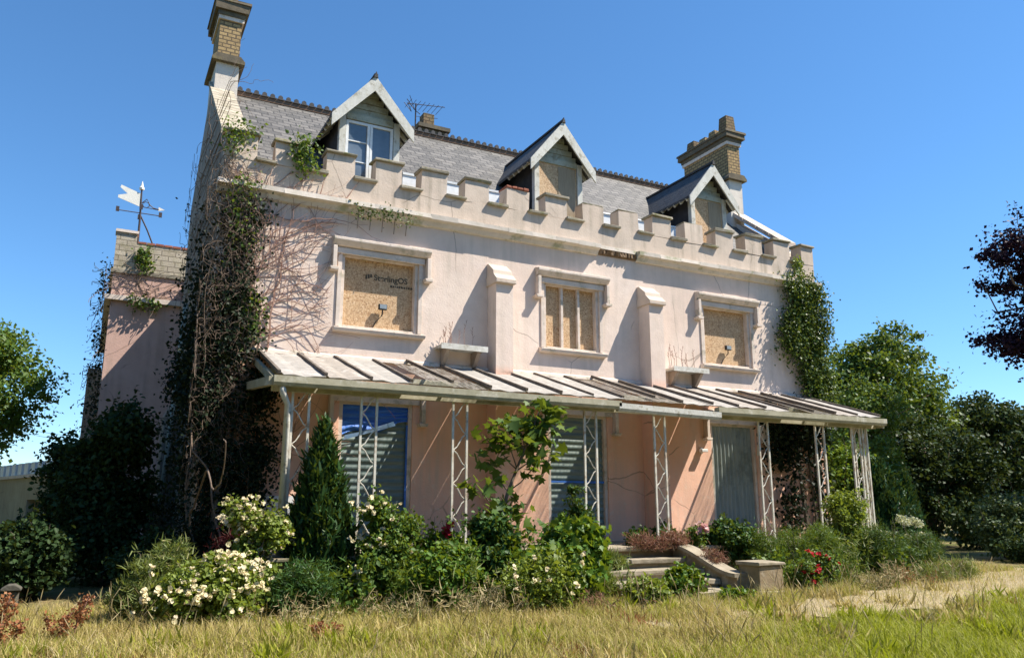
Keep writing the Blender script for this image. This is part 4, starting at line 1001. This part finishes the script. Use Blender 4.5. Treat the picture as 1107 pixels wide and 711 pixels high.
shrub('shrub', 'green leafy bush at the right end of the flower bed', 'shrub', 13.2, 10.2, [(-.6, 0, .5, .5, .4, .5), (0, 0, .42, .6, .4, .42), (.8, .1, .45, .5, .4, .4)], 170, 55, .16, .09, 'shrubd', 'blade', up=.2, droop=-.4)
shrub('shrub', 'low yellowing weeds at the gravel edge, right end of the bed', 'shrub', 13.3, 9.5, [(0, 0, .14, .6, .25, .16), (.8, .1, .16, .5, .25, .2)], 80, 34, .17, .09, 'grasstall', 'blade', up=.1, droop=-.7)
# pale round seed heads
t_ = thing('allium_clump', 'clump of pale round seed heads on stalks in front of the dark yew', 'plant', (14.2, 10.9, .3), local=True)
st = MB(); P = []
for k in range(11):
    hx, hy, hz = random.uniform(-.75, .65), random.uniform(-.3, .3), random.uniform(.65, 1.12); st.tube([(hx*.6, hy*.6, 0), (hx*.9, hy, hz*.6), (hx, hy, hz)], .009, 5)
    d = rng.normal(size=(130, 3)); d /= np.linalg.norm(d, axis=1, keepdims=True); leaves('seed_head', np.array((hx, hy, hz))+d*np.array([.10, .10, .085])*rng.uniform(.6, 1, (130, 1)), .04, 'umbel', t_, 'rhomb')
st.build('stalks', 'shrub', t_); 
P = np.stack([rng.uniform(-.8, .7, 500), rng.uniform(-.3, .3, 500), rng.uniform(0, .35, 500)], 1); leaves('foliage', P, .3, 'shrub', t_, 'blade', up=0, droop=-1.2)
cone_conifer('broad dark yew with upright sprays right of the veranda', 16.4, 12.9, 2.3, 1.0, 'yew', 26000, .13, .3, 'yew')
cone_conifer('narrow upright dark conifer leaning beside the yew', 17.3, 12.9, 2.0, .45, 'yew', 12000, .12, .3, 'yew')
# dry red weeds on the step wall, plants on the steps
shrub('dry_weed', 'reddish dry weeds on the terrace edge above the steps', 'weed', 8.1, 10.65, [(0, 0, .1, .6, .15, .12), (.4, 0, .12, .3, .15, .14)], 50, 40, .12, .10, 'redstem', 'blade', z0=.92, up=0, droop=-.5)
shrub('dry_weed', 'reddish dry weeds over the curved side wall of the steps', 'weed', 8.72, 10.0, [(0, 0, .05, .16, .3, .16)], 26, 40, .12, .09, 'redstem', 'blade', z0=.75, up=0, droop=.3)
shrub('weed', 'leafy green weed growing in the middle of the steps', 'weed', 7.5, 9.2, [(0, 0, .24, .22, .16, .26)], 36, 45, .12, .09, 'shrub', 'oval')
shrub('weed', 'yellow green weed at the left foot of the steps', 'weed', 6.75, 9.0, [(0, 0, .16, .28, .18, .18)], 46, 40, .12, .09, 'yellowg', 'oval')
shrub('weed', 'green weed at the right foot of the steps by the pedestal', 'weed', 8.1, 8.85, [(0, 0, .06, .2, .14, .07)], 40, 40, .1, .085, 'shrub', 'oval')
shrub('weed', 'dry grassy weeds covering the upper steps', 'weed', 6.95, 10.3, [(0, 0, .06, .3, .2, .09)], 50, 40, .12, .14, 'grasstall', 'blade', z0=.7, up=0, droop=-1)
shrub('weed', 'dark weeds on the terrace in front of the middle pink bay', 'weed', 9.0, 11.4, [(-.6, 0, .1, .3, .2, .15), (.1, .2, .15, .2, .2, .2)], 40, 35, .12, .08, 'shrubd', 'oval', z0=.95)
def stalks(label, x, y, n, h, m, size, templ='rhomb', sp=.22, seed=None):
    t_ = thing('tall_weed', label, 'weed', (x, y, gz(x, y)), 'tall wild weeds in the flower beds', local=True); s_ = MB(); P = []
    for k in range(n):
        a = Vector((random.gauss(0, sp), random.gauss(0, sp*.7), 0)); hh = h*random.uniform(.45, .95); b = a+Vector((random.gauss(0, .12), random.gauss(0, .1), hh))
        s_.tube(limb_pts(a, b, 4, .10), [.006, .006, .005, .004, .002], 4); q = 30
        f = rng.uniform(.12, 1, q)[:, None]; P.append(np.array(a)*(1-f)+np.array(b)*f+rng.normal(size=(q, 3))*np.array([.035, .035, .02]))
    s_.build('stems', 'shrub', t_); leaves('foliage', np.concatenate(P), size, m, t_, templ, up=.2, droop=-.2)
for k, (x, y, n, h, m, sz, tp, lb) in enumerate((
    (3.15, 9.95, 12, .8, 'rose', .07, 'rhomb', 'wild stalks between the conifer and the white climbing rose'), (3.75, 9.6, 12, .9, 'yellowg', .08, 'blade', 'yellowish stalks below the white climbing rose'),
    (4.45, 9.35, 14, 1.05, 'grasstall', .10, 'blade', 'grassy stalks in front of the narrow pink bay'), (4.65, 10.1, 10, 1.3, 'rose', .07, 'rhomb', 'tall thin stalks left of the maple sapling'),
    (5.2, 9.0, 14, .85, 'yellowg', .07, 'rhomb', 'pale green stalks in front of the maple sapling'), (5.5, 9.9, 10, 1.2, 'rose', .07, 'rhomb', 'tall stalks right of the maple sapling'),
    (6.15, 9.25, 12, .75, 'grasstall', .11, 'blade', 'grassy stalks beside the broad leaved bush'), (4.1, 8.9, 12, .55, 'straw', .10, 'blade', 'straw coloured stalks at the front of the middle bed'),
    (10.1, 9.7, 14, .75, 'rose', .07, 'rhomb', 'green stalks behind the red roses'), (11.1, 9.7, 16, .9, 'yellowg', .07, 'blade', 'yellowish stalks in the right bed before the last door'),
    (11.7, 9.9, 14, 1.1, 'grasstall', .09, 'blade', 'tall grassy stalks left of the pale green bush'), (12.9, 10.0, 14, .9, 'rose', .07, 'rhomb', 'tangled stalks right of the pale green bush'),
    (13.9, 10.2, 12, .8, 'grasstall', .10, 'blade', 'grassy stalks before the pale seed heads'), (11.9, 9.2, 14, .45, 'straw', .09, 'blade', 'dry stalks on the gravel edge in the right bed'),
    (9.9, 10.45, 10, .7, 'grasstall', .09, 'blade', 'grassy stalks before the round terrace shrub'), (6.5, 10.3, 10, .8, 'rose', .07, 'rhomb', 'stalks on the terrace edge left of the steps'),
    (3.4, 9.2, 22, .36, 'straw', .07, 'blade', 'low dead stalks before the white climbing rose'), (4.4, 8.8, 22, .4, 'straw', .07, 'blade', 'low dead stalks in front of the pale weedy bush'),
    (5.7, 8.75, 18, .34, 'redstem', .06, 'blade', 'low rusty stalks before the broad leaved bush'), (11.2, 9.05, 26, .32, 'straw', .07, 'blade', 'low dry stalks between red roses and gravel'),
    (12.3, 9.3, 22, .34, 'dock', .06, 'blade', 'low rusty stalks on the gravel edge'), (2.3, 9.3, 18, .34, 'straw', .07, 'blade', 'low dry stalks below the strappy shrub'))):
    stalks(lb, x, y, n, h, m, sz, tp)
# left foreground weeds
shrub('weed', 'feathery green weeds left of the white rose bush', 'weed', .75, 10.3, [(0, 0, .35, .35, .3, .35), (.2, .2, .6, .2, .2, .25)], 90, 50, .16, .13, 'grasstall', 'blade', up=0, droop=-.7)
shrub('weed', 'dark red leaved plant behind the white roses', 'weed', 1.75, 11.2, [(0, 0, .75, .22, .15, .25)], 30, 40, .12, .08, m_leaf('dark_red_leaf', (.05, .012, .012), (.09, .02, .02), None, .2), 'blade', up=0, droop=-.3)
def dock(label, x, y, h):
    t_ = thing('dock_plant', label, 'weed', (x, y, gz(x, y)), 'rusty dock plants in the grass', local=True); st = MB()
    for k in range(4):
        a = random.uniform(0, 6.28); tp = Vector((.12*math.cos(a), .12*math.sin(a), h*random.uniform(.75, 1))); st.tube([(0, 0, 0), tp*.5, tp], .006, 4)
        P = [tuple(tp*f+Vector((random.gauss(0, .03), random.gauss(0, .03), random.gauss(0, .02)))) for f in [random.uniform(.45, 1) for q in range(70)]]; leaves('seed_head', np.array(P), .035, 'dock', t_, 'rhomb')
    st.build('stems', 'twigred', t_)
for k, (x, y, h, lb) in enumerate(((.02, 9.45, .42, 'rusty dock plant in the grass before the dark shade, right of its pair'), (-.12, 9.2, .3, 'short rusty dock plant just left of the taller one'), (-.62, 9.5, .45, 'rusty dock plant at the left edge of the photo'),
                                  (2.2, 8.1, .2, 'small rusty weed in the dry grass below the low shrub'), (-.5, 9.0, .26, 'low rusty dock close to the left edge of the photo'))): dock(lb, x, y, h)

# dark shrubs in the shade left of the house
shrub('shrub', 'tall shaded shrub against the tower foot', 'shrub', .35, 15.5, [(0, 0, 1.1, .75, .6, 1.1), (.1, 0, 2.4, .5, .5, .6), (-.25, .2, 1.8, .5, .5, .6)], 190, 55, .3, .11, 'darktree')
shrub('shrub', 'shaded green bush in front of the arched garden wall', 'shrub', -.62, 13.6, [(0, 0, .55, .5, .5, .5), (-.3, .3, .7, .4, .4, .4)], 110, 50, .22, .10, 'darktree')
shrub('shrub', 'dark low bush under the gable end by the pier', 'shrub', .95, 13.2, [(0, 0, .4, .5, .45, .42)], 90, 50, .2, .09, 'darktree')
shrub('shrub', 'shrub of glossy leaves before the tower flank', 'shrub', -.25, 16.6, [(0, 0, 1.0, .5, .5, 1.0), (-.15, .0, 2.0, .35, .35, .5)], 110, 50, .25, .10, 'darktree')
M['darkstone'] = m_noisy('shade_toned_stone', (.075, .07, .055), (.12, .11, .09), 8, .95, .5)  # post stone: deep shade is put into this dark colour
pp = thing('stone_post', 'worn grey square stone post standing in the shade at the left edge', 'post', (-.75, 13.0, .2))
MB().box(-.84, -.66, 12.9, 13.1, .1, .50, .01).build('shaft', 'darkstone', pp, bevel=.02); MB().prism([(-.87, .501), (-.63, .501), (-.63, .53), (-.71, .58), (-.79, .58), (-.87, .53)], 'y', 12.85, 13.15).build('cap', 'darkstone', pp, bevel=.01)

# trees
def tree(label, x, y, h, ells, nsub, per, rs, size, m, group=None, trunk_r=.25, z0=.3, templ='rhomb', name='tree', lean=(0, 0), limbs=40, shell=.45):
    t_ = thing(name, label, 'tree', (x, y, z0), group, local=True)
    size *= .62; per = int(per*1.7); nsub = int(nsub*1.15); rs *= .8
    P, cs, out = clumps(ells, nsub, per, rs, shell, .6)
    s = MB()
    for c in random.sample(cs, len(cs)//3):
        d = Vector(out[0]) if False else Vector((random.gauss(0, 1), random.gauss(0, 1), random.gauss(.35, .6))).normalized()
        a_, b_ = Vector(c), Vector(c)+d*random.uniform(.5, 1.15); s.tube(limb_pts(a_, b_, 3, .12), [.012, .01, .007, .003], 4); k = 34
        f = rng.uniform(.15, 1.05, k)[:, None]; q = np.array(a_)*(1-f)+np.array(b_)*f+rng.normal(size=(k, 3))*.09
        P = np.concatenate([P, q]); out = np.concatenate([out, np.zeros((k, 3))])
    leaves('crown', P, size, m, t_, templ, up=.5, out=out, droop=.3)
    top = Vector((lean[0], lean[1], h*.62)); tp = [Vector((0, 0, -.2)), Vector((lean[0]*.3, lean[1]*.3, h*.2)), Vector((lean[0]*.6, lean[1]*.6, h*.42)), top]
    s.tube(tp, [trunk_r*1.25, trunk_r, trunk_r*.75, trunk_r*.4], 9)
    for c in cs[::max(1, len(cs)//limbs)]:
        f = min(max((c[2]-h*.18)/(h*.75), .08), .98)*.9; k = f*3; i = min(int(k), 2); b_ = tp[i].lerp(tp[i+1], k-i)
        n = 6; r0 = trunk_r*.28; s.tube(limb_pts(b_, c, n, .14, .06), [r0*(1-.85*q/n) for q in range(n+1)], 6)
    s.build('trunk', 'bark', t_, True)
    return t_
# right: maple like tree behind the veranda end
tree('green broadleaf tree rising behind the right end of the house', 26.5, 20.5, 8.6, [(0, 0, 5.2, 2.6, 2.2, 2.5), (-1.8, .3, 4.6, 1.7, 1.6, 1.8), (1.9, 0, 4.6, 1.7, 1.7, 1.5), (.3, 0, 7.1, 1.8, 1.6, 1.3), (2.6, 0, 5.6, .9, 1., .7), (-1.0, 0, 6.4, 1.2, 1.2, 1.0), (-2.6, 0, 2.6, 1.4, 1.2, 1.4), (0, 0, 2.9, 2.4, 1.5, 1.2)], 340, 62, .62, .22, 'treeleaf', trunk_r=.22, limbs=60)
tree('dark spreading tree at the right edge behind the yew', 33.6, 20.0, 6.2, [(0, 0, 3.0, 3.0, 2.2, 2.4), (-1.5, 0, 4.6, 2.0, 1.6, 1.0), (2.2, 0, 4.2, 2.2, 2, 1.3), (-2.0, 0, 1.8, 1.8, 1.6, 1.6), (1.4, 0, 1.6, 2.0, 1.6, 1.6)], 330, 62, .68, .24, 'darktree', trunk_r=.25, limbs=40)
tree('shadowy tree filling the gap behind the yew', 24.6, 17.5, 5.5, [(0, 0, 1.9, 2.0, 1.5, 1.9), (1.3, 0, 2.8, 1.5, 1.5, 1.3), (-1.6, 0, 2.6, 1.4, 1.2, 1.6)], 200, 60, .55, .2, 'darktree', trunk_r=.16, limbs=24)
tree('green tree close behind the right corner of the house', 19.6, 15.8, 5.5, [(0, 0, 2.6, 1.2, 1.0, 1.7), (.3, 0, 4.0, 1.0, .9, 1.0), (-.8, .2, 1.6, .9, .8, 1.2)], 170, 55, .42, .15, 'treeleaf', trunk_r=.12, limbs=24)
shrub('shrub', 'pale green bush standing behind the last veranda posts', 'shrub', 16.3, 13.6, [(0, 0, 1.1, .8, .6, 1.0), (-.2, 0, 2.1, .6, .5, .7)], 150, 55, .26, .11, 'shrub', 'rhomb')
shrub('shrub', 'small dull green bush at the foot of the dark tree', 'shrub', 20.6, 12.6, [(0, 0, .8, .9, .6, .75), (.6, 0, 1.2, .6, .5, .4)], 120, 45, .26, .10, m_leaf('dull_green_leaf', (.03, .055, .02), (.06, .10, .035), (.13, .17, .08), .25), 'rhomb')
shrub('shrub', 'low dark bush beside the gravel at the right edge', 'shrub', 21.5, 11.6, [(0, 0, .4, 1.3, .6, .4), (-1.6, 0, .3, .8, .5, .3)], 120, 45, .26, .11, 'darktree', 'rhomb')
shrub('shrub', 'dark low undergrowth in the gap under the trees at the right', 'shrub', 25.0, 15.6, [(0, 0, .7, 2.2, .8, .7), (2.0, 0, .6, 1.4, .7, .6)], 130, 40, .4, .16, 'darktree', 'rhomb')
# copper beech reaching in from the right
tree('dark purple copper beech reaching in at the right edge', 25.4, 11.2, 13.5, [(-2.5, 1.1, 8.0, 1.4, 1.5, 1.25), (-1.0, .5, 8.9, 1.5, 1.6, 1.1), (-2.8, 1.2, 5.7, 1.45, 1.3, .95), (-1.0, .6, 4.9, 1.4, 1.3, .9), (.8, 0, 8, 2.4, 2.2, 3.5), (.8, 0, 11.5, 1.6, 2, 1.6)], 460, 66, .5, .17, 'beech', trunk_r=.35, limbs=50, shell=.3)
# left tree
tree('bright green broadleaf tree beyond the garden wall on the left', -4.6, 29.0, 8.5, [(0, 0, 5.2, 2.6, 2.4, 2.6), (1.6, 0, 4.9, 1.7, 1.8, 1.6), (1.1, 0, 6.0, 1.6, 1.6, 1.2), (1.7, 0, 3.6, 1.2, 1.2, 1.0), (-2.0, 0, 4.6, 2, 2, 2)], 300, 62, .6, .2, 'treeleafl', trunk_r=.24)
# far hedges
for k, (x, y, sx, h, lb) in enumerate(((44, 26, 9, 4.2, 'far tall hedge beyond the dark tree at the right edge'), (58, 22, 10, 3.2, 'far lower hedge running out of the right edge'), (-6, 45, 6, 2.6, 'far hedge seen over the garden wall on the left'))):
    shrub('hedge', lb, 'hedge', x, y, [(0, 0, h*.5, sx, 1.5, h*.5), (sx*.4, 0, h*.6, sx*.5, 1.4, h*.45)], 260, 45, .9, .38, 'treeleaf', 'rhomb', z0=.3)
# overhead wires
ow = MB(); 
for q in range(2):
    a_, b_ = Vector((-3.2, 33, 4.55-q*.16)), Vector((1.0, 34, 4.2-q*.16)); ow.tube([a_.lerp(b_, s/8)-Vector((0, 0, .25*math.sin(math.pi*s/8))) for s in range(9)], .009, 4)
tag(ow.build('overhead_wires', 'black'), 'two thin overhead wires between left tree and tower', 'wires')

# ------------------------------------------------------------------ grass
def grass(name, n, xr, yr, hmin, hmax, m, w, dens=None):
    x = rng.uniform(*xr, n*4); y = rng.uniform(*yr, n*4)
    ang = np.degrees(np.arctan2(y, x)); keep = (ang > 22) & (ang < 116) & (np.hypot(x, y) > 4.8)
    if dens is not None: keep &= rng.uniform(size=n*4) < dens(x, y)
    x = x[keep][:n]; y = y[keep][:n]
    # blades stand in tufts: pull part of them towards tuft centres
    cx = np.round(x/.16+.9*np.sin(y*5.1))*.16; cy = np.round(y/.16+.9*np.sin(x*4.3))*.16; f = rng.uniform(0, .8, len(x))
    x = x+(cx-.144*np.sin(y*5.1)-x)*f*.8; y = y+(cy-.144*np.sin(x*4.3)-y)*f*.8
    k = len(x); t = np.clip((y-3.5)/5, 0, 1); z = .3*t*t*(3-2*t)
    tall = .55+.45*np.sin(x*2.9+2*np.sin(y*1.7))*np.sin(y*3.3+1.5*np.sin(x*1.3))
    h = (hmin+(hmax-hmin)*rng.beta(1.3, 3.2, k))*(.55+.75*tall); a = rng.uniform(0, 2*np.pi, k); ln = h*rng.uniform(.15, 1.5, k)
    dx, dy = np.cos(a), np.sin(a); px, py = -dy*w/2, dx*w/2
    V = np.zeros((k, 5, 3)); V[:, 0] = np.stack([x-px, y-py, z-.01], 1); V[:, 1] = np.stack([x+px, y+py, z-.01], 1)
    V[:, 2] = np.stack([x+px*.8+dx*ln*.35, y+py*.8+dy*ln*.35, z+h*.6], 1); V[:, 3] = np.stack([x-px*.8+dx*ln*.35, y-py*.8+dy*ln*.35, z+h*.6], 1)
    V[:, 4] = np.stack([x+dx*ln, y+dy*ln, z+h*.9], 1)
    fl = np.array([0, 1, 2, 3, 3, 2, 4]); loops = (np.arange(k)[:, None]*5+fl).ravel(); starts = (np.arange(k)[:, None]*7+np.array([0, 4])).ravel()
    o = np_mesh(name, V.reshape(-1, 3), loops, starts, m); tag(o, kind='stuff'); return o
pth = lambda x, y: np.abs(y-(7.9+.14*(x-8)+.25*np.sin(x*.5))) < np.minimum(.95, .2+.1*(x-5))*np.clip((x-6.6)/2, 0, 1)+.16*np.sin(x*3.1+2*y)+.08*np.sin(x*9)
patch = lambda x, y: .5+.5*np.sin(x*.9+1.3*np.sin(y*.8))*np.sin(y*1.1+.6*np.sin(x*1.3))
nobuild = lambda x, y: ~((x > 1.8) & (x < 14.7) & (y > 10.6)) & ~((x > 6.6) & (x < 8.6) & (y > 9.1)) & (y < 14)
M['lawn'] = m_leaf('green_grass', (.13, .155, .012), (.24, .25, .024), (.42, .37, .08), .4, .6)
M['lawndry'] = m_leaf('dry_grass', (.30, .225, .065), (.53, .42, .165), (.74, .62, .35), .35, .7, tint=(.37, .32, .09))
right = lambda x, y: np.clip((x-3.5)/3.5, 0, 1)*np.clip((7.4+.12*(x-8)-y)/.6, 0, 1)
grass('green_grass', 140000, (-4, 17), (3.5, 11.5), .05, .24, 'lawn', .0065, lambda x, y: np.where(pth(x, y), .02, .16+.3*patch(x, y)+.7*right(x, y))*nobuild(x, y))
grass('dry_grass', 155000, (-4, 17), (3.5, 11.8), .05, .28, 'lawndry', .0055, lambda x, y: np.where(pth(x, y), .09, 1-.6*patch(x, y)-.75*right(x, y))*nobuild(x, y))
# tall seeding grasses round the beds
def tallgrass(name, spots, per, h, m):
    P = []; V = []; F = []
    mb = MB()
    for (x, y) in spots:
        for _ in range(per):
            xx, yy = x+random.gauss(0, .12), y+random.gauss(0, .12); a = random.uniform(0, 6.28); hh = h*random.uniform(.6, 1.15); l = hh*random.uniform(.1, .8); z = gz(xx, yy)
            p2 = Vector((xx+math.cos(a)*l*.4, yy+math.sin(a)*l*.4, z+hh*.6)); p3 = Vector((xx+math.cos(a)*l, yy+math.sin(a)*l, z+hh))
            d = (p3-p2).normalized(); mb.tube([(xx, yy, z), p2, p3], [.003, .0025, .002], 3)
            mb.tube([p3, p3+d*.03, p3+d*.08, p3+d*.12], [.002, .005, .0045, .001], 4)
    o = mb.build(name, m); tag(o, kind='stuff')
spots = [(random.uniform(-.8, 1.0), random.uniform(9.2, 10.2)) for _ in range(22)]+[(random.uniform(3.0, 6.8), random.uniform(7.6, 9.0)) for _ in range(20)]+[(random.uniform(9.0, 13.5), random.uniform(8.4, 9.3)) for _ in range(26)]+[(random.uniform(0, 10), random.uniform(5.5, 8.5)) for _ in range(60)]
tus = [(random.uniform(-1, 12), random.uniform(5.2, 9.0)) for _ in range(70)]
def tussocks(name, n0, n1, m, hh):
    P = []
    for (x, y) in tus[n0:n1]:
        k = random.randint(60, 160); a = rng.normal(size=(k, 2))*random.uniform(.06, .16); P.append(np.stack([x+a[:, 0], y+a[:, 1], np.array([gz(x+u, y+v) for u, v in a])], 1))
    o = leaves(name, np.concatenate(P), hh, m, None, 'blade', up=0, droop=0, axis=np.array([0, 0, 1.]), axw=.55, var=.5); tag(o, kind='stuff')
tussocks('green_tussocks', 0, 30, 'lawn', .17); tussocks('straw_tussocks', 30, 58, 'lawndry', .17); tussocks('rusty_tussocks', 58, 70, 'dock', .10)
tallgrass('seeding_grass', spots, 3, .36, 'straw')

# belt of woodland behind the viewpoint: unseen trees added to screen the low sky
P = []; tk = MB()
for k in range(46):
    a = R(118+k*5.4); d = 27+random.uniform(-3, 4); c_ = np.array([4+d*math.cos(a), 1+d*math.sin(a)*.95, 0]); h = random.uniform(11, 15)
    if -55 < math.degrees(math.atan2(c_[1], c_[0])) < 0: h *= .8
    tk.tube([(c_[0], c_[1], -.2), (c_[0]+random.uniform(-.4, .4), c_[1], h*.5), (c_[0], c_[1], h*.85)], [.35, .25, .08], 7)
    p, cs, out = clumps([(0, 0, h*.6, 3, 3, h*.4), (random.uniform(-1.5, 1.5), 0, h*.3, 2.6, 2.6, h*.28)], 46, 26, 1.3, .3); P.append(p+c_)
P = np.concatenate(P); P[:, 2] = np.maximum(P[:, 2], .2)
wd = leaves('sky_screen_trees', P, .62, 'treeleaf', None, 'rhomb'); tag(wd, kind='stuff')
tag(tk.build('sky_screen_trunks', 'bark'), kind='stuff')
